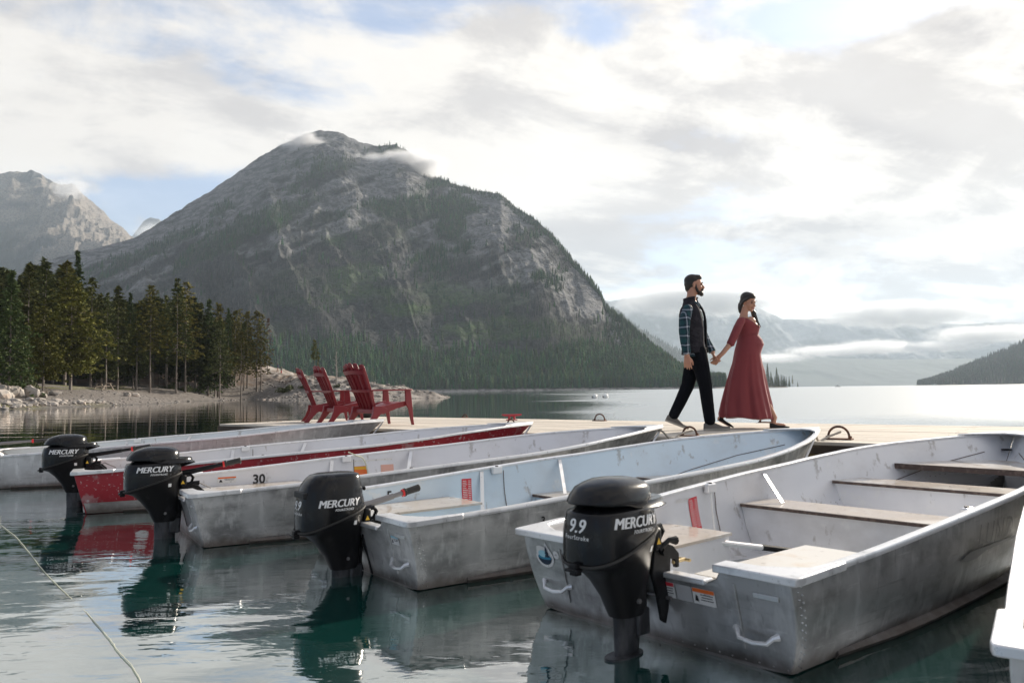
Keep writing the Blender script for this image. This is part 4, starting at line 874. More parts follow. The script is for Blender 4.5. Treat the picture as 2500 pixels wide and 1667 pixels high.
def text2d(txt, size, bold=0.0, shear=0.0, sub=0, spacing=1.0):
    me = text_mesh(txt, size, bold, shear, spacing=spacing)
    if sub:
        bm = bmesh.new(); bm.from_mesh(me); bmesh.ops.triangulate(bm, faces=bm.faces)
        for _ in range(sub):
            es = [e for e in bm.edges if e.calc_length() > size*0.22]
            if es: bmesh.ops.subdivide_edges(bm, edges=es, cuts=1); bmesh.ops.triangulate(bm, faces=bm.faces)
        bm.to_mesh(me); bm.free()
    r = [tuple(v.co[:2]) for v in me.vertices], [tuple(p.vertices) for p in me.polygons]
    bpy.data.meshes.remove(me); return r
def bold2d(txt, size, shear, k):
    a = text2d(txt, size, 0.0, shear, 2); V = []; F = []
    for dx, dz in ((-k, 0), (0, 1), (k, 2)):
        F += [tuple(i + len(V) for i in f) for f in a[1]]; V += [(x + dx, y, dz) for x, y in a[0]]
    return V, F
def bvh_of(o): return BVHTree.FromPolygons([v.co.copy() for v in o.data.vertices], [tuple(p.vertices) for p in o.data.polygons])

m_strake = alu('worn_spray_rail', (0.26, 0.255, 0.25), (0.10, 0.10, 0.10), 0.35, 0.62, 0.8)
def make_boat(pos, heading, label, m_out, m_in, lower=None, seatmat=None, detail=2, corner_mat=None, low=0.08):
    o = empty('rowing_boat', (pos[0], pos[1], 0), R(heading)); tag(o, label, 'boat', 'aluminium boats moored at the dock')
    K = [0, .12, .25, .4, .55, .7, .85, 1.0]
    # outer skin: bottom and sides
    hull = MB()
    for s_ in (-1, 1):
        hull.loft([[side_pt(x, k, s_) for k in K] for x in XS], False, False)
        hull.loft([[(side_pt(x, 0, s_)[0], 0, fK(x)), (side_pt(x, 0, s_)[0], s_*fC(x)*0.5, (fK(x) + fZ(x))/2 - 0.01), side_pt(x, 0, s_)] for x in XS], False, False)
    hl = hull.build('hull', m_out, o, angle=30)
    if lower:   # bare metal below the painted band
        pass
    # inner skin with flat floor
    ins = MB()
    for s_ in (-1, 1):
        ins.loft([[side_pt(x, k, s_, 0.016) for k in K] for x in XS], False, False)
        ins.loft([[(x, 0, fK(x) + 0.05 if x > 3 else fK(x) + 0.055), (side_pt(x, 0, s_, 0.016)[0], side_pt(x, 0, s_, 0.016)[1], fZ(x))] for x in XS], False, False)
    inn = ins.build('inner_skin', m_in, o, angle=30)
    # gunwale rails
    for s_ in (-1, 1):
        rr = []
        for x in XS:
            p = side_pt(x, 1, s_); y = p[1]; xx = p[0]; z = p[2]; wi = 0.026 if x < 4.2 else 0.02
            q = [(xx, y + s_*0.016, z - 0.016), (xx, y + s_*0.018, z - 0.001), (xx, y + s_*0.014, z + 0.006), (xx, y - s_*wi*0.7, z + 0.007), (xx, y - s_*wi, z + 0.002), (xx, y - s_*wi, z - 0.010), (xx, y - s_*(wi - 0.004), z - 0.012), (xx, y - s_*0.003, z - 0.008)]
            if s_*q[3][1] < 0.001: q = [(a, s_*max(s_*b_, 0.0005), c) for a, b_, c in q]
            rr.append(q)
        MB().loft(rr, True, True).build('gunwale', m_rail, o, angle=50)
    # transom with motor notch
    prof = [(-fH(0), fS(0)), (-0.40, fS(0) + 0.008), (-0.365, fS(0) - 0.045), (-0.32, 0.285), (0.32, 0.285), (0.365, fS(0) - 0.045), (0.40, fS(0) + 0.008), (fH(0), fS(0))]
    sp_ = [side_pt(0, k, 1)[1:] for k in (0.85, 0.7, 0.55, 0.4, 0.25, 0.12)]
    bot = sp_ + [(fC(0), fZ(0)), (0, fK(0)), (-fC(0), fZ(0))] + [(-y, z) for y, z in reversed(sp_)]
    poly = prof + bot; mb = MB()
    mb.loft([[(-0.012 + rk(0, z), y, z) for y, z in poly], [(0.030 + rk(0, z), y, z) for y, z in poly]], True, True)
    tr = mb.build('transom', m_out, o, smooth=False, bevel=0.006)
    MB().box((-0.022 + rk(0, .28), -0.315, 0.272), (0.040 + rk(0, .28), 0.315, 0.293)).build('transom_cap', m_rail, o, smooth=False, bevel=0.006)
    # rounded corner plates
    for s_ in (-1, 1):
        pl = [(-0.035, 0.375), (-0.035, 0.688), (-0.028, 0.700), (0.0, 0.706), (0.27, 0.719), (0.29, 0.690), (0.14, 0.655), (0.10, 0.60), (0.06, 0.52), (0.052, 0.375)]
        mb = MB(); z1 = lambda x: np.interp(x, [0, 0.45], [fS(0) + 0.014, fS(0.44) + 0.011])
        mb.loft([[(x + rk(x, .36), s_*y, z1(x) - (0.030 if (x < 0.0 or y > 0.688) else 0.010)) for x, y in pl], [(x + rk(x, .36), s_*y, z1(x)) for x, y in pl]], True, True)
        mb.build('corner_plate', corner_mat or m_rail, o, smooth=True, angle=40, bevel=0.005)
        if detail > 1:   # handles and rib on the transom
            yh = s_*0.50
            MB().tube([(-0.012 + rk(0, .12), yh - 0.085, 0.135), (-0.060, yh - 0.07, 0.13), (-0.075, yh - 0.055, 0.112), (-0.077, yh, 0.105), (-0.075, yh + 0.055, 0.112), (-0.060, yh + 0.07, 0.13), (-0.045, yh + 0.085, 0.135)], [0.014, 0.010, 0.0085, 0.0085, 0.0085, 0.010, 0.014], 8).build('handle', m_rail, o)
            MB().hexa([(-0.035, s_*0.44 - 0.006, 0.06), (-0.020, s_*0.44 - 0.006, 0.06), (-0.020, s_*0.44 + 0.006, 0.06), (-0.035, s_*0.44 + 0.006, 0.06), (-0.097, s_*0.44 - 0.006, 0.30), (-0.080, s_*0.44 - 0.006, 0.30), (-0.080, s_*0.44 + 0.006, 0.30), (-0.097, s_*0.44 + 0.006, 0.30)]).build('rib', m_out, o, smooth=False, bevel=0.003)
            if s_ < 0: MB().box((-0.092, s_*0.565 - 0.05, 0.265), (-0.080, s_*0.565 + 0.05, 0.285)).build('strap', m_out, o, smooth=False, bevel=0.003)
    if detail > 1:   # rivets, too many to count
        mb = MB()
        def riv(p, d, r=0.0045):
            v = Vector(p); n = Vector(d)*0.003; mb.ell(tuple(v), (r, r, r), 6, 4)
        for s_ in (-1, 1):
            for i in range(26):
                k = i/25; p = side_pt(0.022 + 0.02*(i % 2), k*0.97 + 0.01, s_); riv(p, (0, s_, 0))
            for i in range(40): x = 2.5 + i*0.045; p = side_pt(x, 0.30 + 0.02*(i % 2), s_, 0.018); riv(p, (0, -s_, 0), 0.004)
            for i in range(70): x = 0.1 + i*0.055; p = side_pt(x, 0.93, s_, 0.0); riv(p, (0, s_, 0), 0.003)
        for i in range(44):
            y = -0.60 + i*0.0277; riv((-0.016, y, 0.02 + 0.012*(i % 2)), (-1, 0, 0))
        rv_ = mb.build('rivets', m_out, o); tag(rv_, kind='stuff')
    # spray rail and keel strips
    for s_ in (-1, 1):
        xs = np.linspace(0.28, 4.1, 30)
        rr = []
        for i, x in enumerate(xs):
            t = min(1, i/3.0); w_ = 0.002 + 0.032*t; p = side_pt(x, 0.09, s_); p2 = side_pt(x, 0.0, s_)
            rr.append([(p[0], p[1] - s_*0.004, p[2]), (p[0], p[1] + s_*w_*0.9, p[2] - 0.018), (p2[0], p2[1] + s_*w_*0.8, p2[2] - 0.006), (p2[0], p2[1] - s_*0.01, p2[2] - 0.02)])
        MB().loft(rr, True, True).build('spray_rail', m_strake, o, angle=25)
    MB().tube([(side_pt(x, 0, 1)[0], 0, fK(x) - 0.004) for x in XS[:-1]] + [(4.20, 0, 0.25), (4.35, 0, 0.42), (4.505, 0, 0.605)], 0.011, 6).build('keel', m_rail, o)
    # bow plate
    bp = [(4.05, 0.262), (4.2, 0.185), (4.38, 0.08), (4.53, 0.0), (4.38, -0.08), (4.2, -0.185), (4.05, -0.262), (4.22, -0.1), (4.27, 0), (4.22, 0.1)]
    mb = MB(); mb.loft([[(x, y, fS(min(x, 4.5)) + 0.008) for x, y in bp], [(x, y, fS(min(x, 4.5)) + 0.020) for x, y in bp]], True, True)
    mb.build('bow_plate', m_rail, o, smooth=False, bevel=0.003)
    # benches: boxed risers with overhanging tops following the hull sides
    def bench(x0, x1, zt, name='bench', front=True, top=None):
        zt -= low
        top = top or seatmat or m_seat
        a0, a1 = in_half(x0 - .02, zt), in_half(x1 + .02, zt)
        mb = MB(); mb.hexa([(x0 - .02, -a0, zt - 0.004), (x1 + .02, -a1, zt - 0.004), (x1 + .02, a1, zt - 0.004), (x0 - .02, a0, zt - 0.004), (x0 - .02, -a0, zt + .010), (x1 + .02, -a1, zt + .010), (x1 + .02, a1, zt + .010), (x0 - .02, a0, zt + .010)])
        b_ = mb.build(name, top, o, smooth=False)
        MB().box((x0 - .026, -a0 + 0.004, zt - 0.010), (x0 - .018, a0 - 0.004, zt + .006)).build('edge_strip', m_edge, b_, smooth=False)
        mb = MB(); zb = 0.0
        for xx in (x0, x1):
            zs = np.linspace(max(fZ(xx), -0.0) + 0.002, zt - 0.005, 5); hw = [in_half(xx, z, 0.018) for z in zs]
            lp = [(xx, -h, z) for h, z in zip(hw, zs)] + [(xx, h, z) for h, z in reversed(list(zip(hw, zs)))] + [(xx, 0, fK(xx) + 0.055)]
            mb.add(lp, [tuple(range(len(lp)))])
        mb.build('riser', m_in, b_, smooth=False)
        return b_
    bench(1.78, 2.06, 0.275); bench(2.82, 3.08, 0.335)
    # bow seat
    zt = 0.42 - low*1.6; a0, a1 = in_half(3.45, zt), in_half(4.12, zt)
    b_ = MB().loft([[(3.43, -a0, z), (3.7, -in_half(3.7, zt), z), (4.12, -a1, z), (4.12, a1, z), (3.7, in_half(3.7, zt), z), (3.43, a0, z)] for z in (zt - 0.004, zt + 0.010)], True, True).build('bow_seat', seatmat or m_seat, o, smooth=False)
    MB().box((3.422, -a0 + .004, zt - 0.03), (3.432, a0 - .004, zt + .008)).build('edge_strip', m_edge, b_, smooth=False)
    # aft quarter seats
    for s_, x0, x1, yi, zt, mt_ in ((1, 0.05, 1.0, 0.26, 0.245, seatmat or m_seat), (-1, 0.05, 0.88, 0.17, 0.262, m_seatw)):
        ys = [s_*yi, s_*in_half(x0, zt), s_*in_half(x1, zt)]
        mb = MB()
        q0 = [(x0, s_*yi, zt - .004), (x1, s_*(yi + 0.02), zt - .004), (x1, ys[2], zt - .004), (x0, ys[1], zt - .004)]
        mb.hexa(q0 + [(a, b2_, zt + 0.010) for a, b2_, c in q0]); b_ = mb.build('quarter_seat', mt_, o, smooth=False)
        mb = MB(); q1 = [(x0, s_*(yi + .012), 0.012), (x1 - .012, s_*(yi + 0.032), 0.012), (x1 - .012, s_*in_half(x1, 0.03), 0.012), (x0, s_*in_half(x0, 0.03), 0.012)]
        q2 = [(x0, s_*(yi + .012), zt - .005), (x1 - .012, s_*(yi + 0.032), zt - .005), (x1 - .012, ys[2], zt - .005), (x0, ys[1], zt - .005)]
        mb.hexa(q1 + q2); mb.build('seat_box', m_in, b_, smooth=False)
    # braces from gunwale to bench, oarlock sockets
    for s_ in (-1, 1):
        for (xa, xb, zb) in ((2.06, 1.92, 0.288 - low), (0.72, 0.66, 0.258) if low == 0 else (1.30, 1.24, 0.10)):
            pa = side_pt(xa, 0.95, s_, 0.02); yb = s_*(in_half(xb, zb) - (0.20 if zb > 0.12 else 0.05)); 
            mb = MB(); A_, B_ = Vector(pa), Vector((xb, yb, zb)); t = Vector((0.016, 0, 0)); n_ = Vector((0, 0, 0.004))
            mb.hexa([A_ - t - n_, A_ + t - n_, B_ + t - n_, B_ - t - n_, A_ - t + n_, A_ + t + n_, B_ + t + n_, B_ - t + n_]); mb.build('brace', m_rail, o, smooth=False)
        pa = side_pt(1.42, 1.0, s_)
        mb = MB(); mb.box((pa[0] - 0.04, min(pa[1] - s_*0.028, pa[1] - s_*0.062), pa[2] - 0.05), (pa[0] + 0.04, max(pa[1] - s_*0.028, pa[1] - s_*0.062), pa[2] + 0.004)); ol = mb.build('oarlock_socket', m_rail, o, smooth=False, bevel=0.006)
        MB().cyl((pa[0], pa[1] - s_*0.045, pa[2] + 0.002), (pa[0], pa[1] - s_*0.045, pa[2] + 0.010), 0.012, n=10).build('hole', m_blk, ol)
    for s_ in (-1, 1):   # seam where the bow sheets overlap, and an upright seam amidships
        MB().tube([side_pt(x, k, s_, 0.019) for x, k in ((2.35, 0.02), (2.8, 0.20), (3.3, 0.36), (3.8, 0.50), (4.25, 0.60))], 0.0028, 5).build('seam', m_edge, o)
        MB().tube([side_pt(1.5, k, s_, 0.019) for k in (0.03, 0.3, 0.6, 0.92)], 0.0025, 5).build('seam', m_edge, o)
    # bow eye
    MB().tube([(4.28 + 0.03*math.cos(t), 0.03*math.sin(t), 0.50) for t in np.linspace(0, 2*math.pi, 12)], 0.007, 6).build('bow_eye', m_blk, o)
    o['_h'] = 1
    return dict(o=o, hull=bvh_of(hl), inn=bvh_of(inn), tr=bvh_of(tr))
def warn_label(bt, surf, org, u_, v_, d_, w_, h_, head, parent, lines=3):
    s_ = project(bt[surf], org, u_, v_, d_, rect2d(w_, h_), 0.003, m_stk_w, 'sticker', parent)
    project(bt[surf], org, u_, v_, d_, rect2d(w_*0.96, h_*0.24, cy=h_*0.36), 0.004, head, 'sticker_header', s_)
    V = []; F = []
    for k in range(lines):
        q = rect2d(w_*(0.55 - 0.07*(k % 2)), h_*0.05, 3, 1, cx=w_*0.13, cy=h_*(0.12 - k*0.16)); F += [tuple(i + len(V) for i in f) for f in q[1]]; V += q[0]
    q = poly2d([(-w_*.42, -h_*.3), (-w_*.24, -h_*.34), (-w_*.28, h_*.0), (-w_*.36, h_*.08)]); F += [tuple(i + len(V) for i in f) for f in q[1]]; V += q[0]
    project(bt[surf], org, u_, v_, d_, (V, F), 0.004, m_ink, 'print', s_)
def red_card(bt, org, parent, w_=0.085, h_=0.19, ang=0.0):
    c, s2 = math.cos(ang), math.sin(ang); u_ = (c, 0, s2); v_ = (-s2, 0, c); d_ = (0, 1, 0)
    s_ = project(bt['inn'], org, u_, v_, d_, rect2d(w_, h_, 4, 8), 0.003, m_stk_r, 'sticker', parent)
    V = []; F = []; rr = random.Random(3)
    for k in range(13):
        for a, b_ in ((-0.42, rr.uniform(-0.1, 0.1)), (rr.uniform(0.12, 0.18), 0.42)):
            q = rect2d(w_*(b_ - a), h_*0.022, 2, 1, cx=w_*(a + b_)/2, cy=h_*(0.42 - k*0.068)); F += [tuple(i + len(V) for i in f) for f in q[1]]; V += q[0]
    project(bt['inn'], org, u_, v_, d_, (V, F), 0.004, m_stk_w, 'print', s_)
UX, UZ, UY = (1, 0, 0), (0, 0, 1), (0, 1, 0)
bA = make_boat((-5.96, 9.24), 21, 'farthest silver boat, its stern cut off by the left edge of the photo', m_hullA, m_inA, detail=1)
bB = make_boat((-3.872, 7.372), 24.8, 'boat with a scuffed red painted hull, second from the left', m_hullR, m_inC, detail=1)
bC = make_boat((-2.33, 5.776), 31.5, 'weathered grey boat with the number 30 inside, third from the left', m_hullC, m_inC)
bD = make_boat((-0.845, 4.558), 36.8, 'grey boat with a pale blue painted inside, left of the nearest boat', m_hullD, m_inD)
bE = make_boat((0.557, 3.283), 41.5, 'nearest whole boat with white inside, tan benches and a round lake sticker', m_hullE, m_inE, corner_mat=m_rail, low=0.0)
bF = make_boat((1.800, 1.676), 53.2, 'boat cut off at the lower right corner, only its pale stern corner showing', m_hullA, m_inE, detail=1)
# bare lower strakes of the red boats
m_bare = alu('bare_strake', (0.42, 0.41, 0.40), (0.2, 0.19, 0.18), 0.6, 0.45, 0.6)
for bt in (bB,):
    for s_ in (-1, 1):
        mb = MB(); mb.loft([[(lambda p: (p[0], p[1] + s_*0.003, p[2]))(side_pt(x, k, s_)) for k in (0.0, 0.1, 0.2, 0.26)] for x in XS[:34]], False, False)
        mb.build('lower_strake', m_bare, bt['o'], angle=30)
# markings
e = bE['o']
red_card(bE, (1.28, 0, 0.275), e, 0.085, 0.185, 0.10)
project(bE['inn'], (1.18, 0, 0.36), UX, UZ, UY, text2d('STARCRAFT' if False else 'SAFE LOAD', 0.028, 0.001), 0.003, m_stk_w, 'lettering', e)
warn_label(bE, 'tr', (-0.5, -0.125, 0.225), (0, -1, 0), UZ, UX, 0.085, 0.062, m_stk_r, e)
warn_label(bE, 'tr', (-0.5, -0.300, 0.225), (0, -1, 0), UZ, UX, 0.100, 0.062, m_stk_o, e)
s_ = project(bE['tr'], (-0.5, -0.210, 0.225), (0, -1, 0), UZ, UX, rect2d(0.072, 0.062), 0.003, m_greyink, 'sticker', e)
# round sticker with lake and spruce
def circ(rx, ry, a0=0, a1=360, n=32, cx=0, cy=0): return [(cx + rx*math.cos(R(a0 + (a1 - a0)*i/n)), cy + ry*math.sin(R(a0 + (a1 - a0)*i/n))) for i in range(n + (0 if a1 - a0 == 360 else 1))]
TO = (-0.5, 0.545, 0.255)
st = project(bE['tr'], TO, (0, -1, 0), UZ, UX, poly2d(circ(0.056, 0.046, 150, 395, 30, 0, -0.006) + [(0.030, 0.045), (0.016, 0.066), (0.006, 0.040), (-0.02, 0.046), (-0.044, 0.040)]), 0.003, m_stk_w, 'round_sticker', e)
project(bE['tr'], TO, (0, -1, 0), UZ, UX, poly2d(circ(0.043, 0.034, 180, 360, 20, 0, -0.006)), 0.0042, m_blue3, 'lake_print', st)
project(bE['tr'], TO, (0, -1, 0), UZ, UX, poly2d(circ(0.042, 0.016, 0, 180, 16, 0, -0.006) + circ(0.042, 0.010, 180, 360, 16, 0, -0.006)), 0.0048, m_blue2, 'lake_print', st)
project(bE['tr'], TO, (0, -1, 0), UZ, UX, poly2d(circ(0.028, 0.016, 0, 360, 20, -0.008, 0.010)), 0.0054, m_blue1, 'lake_print', st)
project(bE['tr'], TO, (0, -1, 0), UZ, UX, poly2d([(0.004, -0.004), (0.034, -0.004), (0.026, 0.012), (0.030, 0.012), (0.022, 0.028), (0.025, 0.028), (0.0165, 0.050), (0.010, 0.028), (0.013, 0.028), (0.006, 0.012), (0.010, 0.012)]), 0.006, m_blue3, 'tree_print', st)
st2 = project(bE['tr'], (-0.5, 0.47, 0.27), (0, -1, 0), UZ, UX, poly2d(circ(0.018, 0.018)), 0.003, m_stk_w, 'small_round_sticker', e)
project(bE['tr'], (-0.5, 0.47, 0.27), (0, -1, 0), UZ, UX, poly2d(circ(0.007, 0.004)), 0.0045, m_greyink, 'print', st2)
# embossed spear and letters on the side
m_emb = material('embossed_metal', (0.26, 0.26, 0.27), 0.35, 0.8)
sp = project(bE['hull'], (1.42, -1.6, 0.235), UX, UZ, UY, poly2d([(-0.20, -0.012), (-0.12, 0.012), (-0.03, 0.022), (0.10, 0.018), (0.50, 0.020), (0.50, 0.006), (0.10, -0.002), (0.0, -0.024), (-0.10, -0.026)]), 0.004, m_emb, 'spear_emblem', e)
project(bE['hull'], (1.62, -1.6, 0.305), UX, UZ, UY, text2d('LUND', 0.15, 0.0, 0.25, 2, 1.15), 0.006, m_emb, 'embossed_lettering', e)
d = bD['o']
red_card(bD, (1.16, 0, 0.27), d, 0.085, 0.19, -0.02)
project(bD['inn'], (0.52, 0, 0.30), UX, UZ, UY, text2d('5', 0.085, 0.002), 0.003, m_ink, 'number', d)
project(bD['hull'], (0.72, -1.6, 0.285), UX, UZ, UY, text2d('3', 0.06, 0.001), 0.003, m_ink, 'number', d)
warn_label(bD, 'tr', (-0.5, -0.50, 0.245), (0, -1, 0), UZ, UX, 0.08, 0.045, m_blue1, d, 2)
c = bC['o']
project(bC['inn'], (0.66, 0, 0.285), UX, UZ, UY, text2d('30', 0.105, 0.003), 0.003, m_ink, 'number', c)
warn_label(bC, 'inn', (0.40, 0, 0.30), UX, UZ, UY, 0.15, 0.05, m_stk_o, c, 2); warn_label(bC, 'inn', (0.38, 0, 0.235), UX, UZ, UY, 0.12, 0.04, m_stk_r, c, 2)
for x_, mt_ in ((1.78, m_stk_o), (2.04, material('sticker_salmon', (0.75, 0.42, 0.34), 0.5))):
    s_ = project(bC['inn'], (x_ - 0.22, 0, 0.300), UX, UZ, UY, rect2d(0.125, 0.075), 0.003, mt_, 'sticker', c)
    if mt_ is m_stk_o: project(bC['inn'], (x_ - 0.22, 0, 0.322), UX, UZ, UY, rect2d(0.120, 0.026), 0.004, m_stk_y, 'print', s_)
project(bC['inn'], (1.66, 0, 0.385), UX, UZ, UY, rect2d(0.42, 0.016, 12, 1), 0.003, m_stk_w, 'faded_lettering', c)
b = bB['o']
warn_label(bB, 'inn', (0.42, 0, 0.27), UX, UZ, UY, 0.26, 0.075, m_stk_r, b, 2)
sb = project(bB['hull'], (0.42, -1.6, 0.215), UX, UZ, UY, poly2d(circ(0.052, 0.042)), 0.003, m_stk_w, 'white_patch', b)
project(bB['hull'], (0.45, -1.6, 0.30), UX, UZ, UY, text2d('AB 2 · 74', 0.055, 0.001, 0.3), 0.003, m_greyink, 'faded_number', b)
for k in (-1, 1): project(bB['hull'], (0.80, -1.6, 0.215 + 0.02*k), UX, UZ, UY, poly2d([(-0.10, -0.001*k), (0.30, 0.02*k), (0.30, 0.032*k), (-0.02, 0.012*k)]), 0.003, m_greyink, 'arrow_stripe', b)

# ------------------------------------------------------------------ outboard motors
m_cowl = material('black_cowl', (0.006, 0.006, 0.007), 0.22, 0.0, layers=((7, 6, 0.52, 0.68, (0.035, 0.035, 0.038), (1, 1, 0.5), 0.5),), rough_var=(6, 0.25), bump=(30, 0.12, 0.002), coat=0.10, spec=0.3)
m_low = material('black_casing', (0.007, 0.007, 0.008), 0.45, 0.0, layers=((8, 5, 0.52, 0.66, (0.03, 0.03, 0.032), (1, 1, 0.6), 0.5),), rough_var=(8, 0.3), spec=0.2)
m_leg = material('worn_leg_paint', (0.018, 0.019, 0.022), 0.4, 0.1, layers=((6, 6, 0.50, 0.64, (0.10, 0.10, 0.11), (1, 1, 0.4), 0.6),), rough_var=(8, 0.3))
m_grip = material('rubber_grip', (0.030, 0.028, 0.027), 0.7, bump=(60, 0.8, 0.004))
m_mred = material('red_ring', (0.7, 0.02, 0.02), 0.4); m_mwhite = material('decal_white', (0.78, 0.78, 0.78), 0.4); m_mgold = material('brass_fitting', (0.55, 0.42, 0.22), 0.35, 0.8); m_yel = material('warning_yellow', (0.75, 0.45, 0.03), 0.5)
m_tube = material('grey_arm', (0.22, 0.21, 0.21), 0.4, 0.6)
def seam(x, y, z):      # slant of the cowl seam: rear low, front high
    t = math.exp(-((z - 0.285)/0.07)**2); return (x, y, z + 0.30*(x + 0.08)*t)
SEC_LOW = [(0.0, .010, .082, .055, 2.6), (0.012, .010, .088, .060, 2.6), (0.08, -.005, .108, .074, 2.6), (0.15, -.03, .138, .094, 2.6), (0.205, -.055, .166, .116, 2.6), (0.24, -.07, .184, .134, 2.7), (0.262, -.078, .197, .146, 2.8), (0.276, -.08, .201, .150, 2.8)]
SEC_TOP = [(0.290, -.08, .200, .149, 2.8), (0.32, -.08, .203, .152, 2.7), (0.36, -.08, .202, .152, 2.6), (0.405, -.078, .194, .146, 2.5), (0.415, -.076, .188, .142, 2.5), (0.420, -.066, .170, .130, 2.4), (0.445, -.055, .155, .120, 2.4)]
SEC_CAP = [(0.434, -.074, .180, .136, 2.5), (0.441, -.075, .185, .139, 2.5), (0.462, -.071, .180, .136, 2.5), (0.492, -.062, .168, .126, 2.4), (0.508, -.052, .142, .106, 2.3), (0.521, -.044, .106, .080, 2.2), (0.528, -.038, .06, .046, 2.0), (0.5305, -.038, .01, .01, 2.0)]
def make_motor(x, y, zoff, heading, label, tiller=(0, 0, 1.0), number=True, letters='MERCURY', cap_gap=True):
    o = empty('outboard_motor', (x, y, zoff), R(heading)); tag(o, label, 'outboard motor', 'black outboard motors on the boats')
    n = 40
    def ring_(z, cx, rx, ry, e): return [seam(*p) for p in ellring(cx, 0, z, rx, ry, n, e)]
    low = MB().loft([ring_(*s_) for s_ in SEC_LOW]).build('lower_casing', m_low, o, angle=50)
    flush = not cap_gap
    def top_ring(s_, capf=False):
        out = []
        for p in ring_(*s_):
            px_, py_, pz = p
            if capf: pz += 0.10*(px_ + 0.08)*max(0, 1 - (pz - 0.436)/0.07) - 0.05*max(0, -(px_ + 0.16))    # lip droops to the rear
            if cap_gap and pz > 0.408 and px_ > -0.05: px_ = -0.05 + (px_ + 0.05)*(1 + 0.65*min(1, (px_ + 0.05)/0.08)); py_ *= 1.08
            out.append((px_, py_, pz))
        return out
    secs_t = SEC_TOP if cap_gap else SEC_TOP[:4] + [(0.445, -.074, .186, .140, 2.6)]
    top = MB().loft([top_ring(s_) for s_ in secs_t]).build('cowl', m_cowl, o, angle=60)
    cap_secs = SEC_CAP if cap_gap else [(0.440, -.074, .1865, .1405, 2.6), (0.47, -.070, .176, .132, 2.8), (0.505, -.058, .156, .116, 3.0), (0.522, -.05, .140, .104, 3.0), (0.530, -.048, .110, .084, 2.6), (0.5325, -.045, .01, .01, 2.0)]
    rings = []
    for (z, cx, rx, ry, e) in cap_secs:
        rr = []
        for j, (px_, py_, pz) in enumerate(ellring(cx, 0, z, rx, ry, n, e)):
            f = max(0.0, min(1.0, (-(px_ + 0.02))/0.10))            # 1 at the rear, 0 in front
            k = max(0, 1 - (z - 0.436)/0.05)*(1 if cap_gap else 0)
            pz2 = pz - (1 - f)*0.022*k + 0.0; sc = 1 + 0.05*f*k - 0.012*(1 - f)*k
            rr.append((cx + (px_ - cx)*sc, py_*sc, pz2 + 0.006*f*(1 if cap_gap else 0)))
        rings.append(rr)
    MB().loft(rings).build('top_cap', m_cowl, o, angle=60)
    MB().tube([seam(p[0], p[1], p[2]) for p in ellring(-.08, 0, 0.283, .203, .152, 48, 2.8)], 0.0055, 6, closed=True).build('seam_rubber', m_grip, o)
    # rear latch, side ledge
    MB().box((-0.305, -0.020, 0.190), (-0.270, 0.020, 0.235)).build('latch', m_low, o, smooth=False, bevel=0.006)
    MB().box((-0.315, -0.035, 0.205), (-0.282, 0.035, 0.216)).build('latch_lever', m_low, o, smooth=False, bevel=0.003)
    if not cap_gap: MB().box((-0.272, -0.075, 0.405), (-0.235, 0.075, 0.440)).build('air_intake', m_blk, o, smooth=False, bevel=0.006)
    # lettering
    bt = bvh_of(top); b2 = bvh_of(low)
    project(bt, (-0.080, -0.5, 0.376), UX, UZ, UY, bold2d(letters, 0.056, 0.32, 0.0024), 0.0016, m_mwhite, 'brand_lettering', o)
    project(bt, (-0.05, -0.5, 0.342), UX, UZ, UY, text2d('FOURSTROKE', 0.017, 0.0004, 0.3, 0, 1.15), 0.0016, m_mwhite, 'small_lettering', o)
    project(bt, (-0.085, -0.5, 0.325), UX, UZ, UY, poly2d([(-0.15, -0.014), (0.12, 0.012), (0.12, 0.015), (-0.02, 0.010)]), 0.0014, m_greyink, 'accent_line', o)
    if number:
        project(bt, (-0.6, 0.0, 0.366), (0, -1, 0), UZ, UX, bold2d('9.9', 0.070, 0.2, 0.0024), 0.0016, m_mwhite, 'power_number', o)
        project(bt, (-0.6, 0.0, 0.326), (0, -1, 0), UZ, UX, text2d('FourStroke', 0.022, 0.0003, 0.0, 0, 1.25), 0.0016, m_mwhite, 'small_lettering', o)
    project(b2, (0.030, -0.5, 0.262), UX, UZ, UY, rect2d(0.022, 0.024, 2, 2), 0.0016, m_mwhite, 'white_sticker', o)
    MB().cyl((0.005, -0.066, 0.062), (0.005, -0.082, 0.062), 0.011, 0.009, 10).build('bolt_cap', m_tube, o)
    # leg, cavitation plates
    legs = [(0.01, .012, .080, .034, 2.0), (-0.10, .010, .075, .028, 2.0), (-0.18, .008, .070, .026, 2.0), (-0.42, 0.0, .072, .024, 2.0), (-0.60, -.01, .085, .03, 2.0)]
    MB().loft([ellring(cx, 0, z, rx, ry, 20, e) for (z, cx, rx, ry, e) in legs]).build('leg', m_leg, o, angle=60)
    MB().box((0.035, -0.045, -0.085), (0.115, 0.045, 0.02)).build('swivel_foot', m_leg, o, smooth=True, bevel=0.012)
    MB().loft([ellring(-0.01, 0, z, 0.105, 0.050, 24, 2.2) for z in (-0.155, -0.146)]).build('splash_plate', m_leg, o)
    MB().loft([ellring(-0.05, 0, z, 0.17, 0.08, 24, 2.2) for z in (-0.42, -0.41)]).build('cavitation_plate', m_leg, o)
    # swivel and clamp brackets
    MB().tube([(0.085, 0, -0.06), (0.095, 0, 0.08), (0.110, 0, 0.20), (0.115, 0, 0.24)], [0.034, 0.036, 0.034, 0.028], 14).build('swivel_bracket', m_low, o)
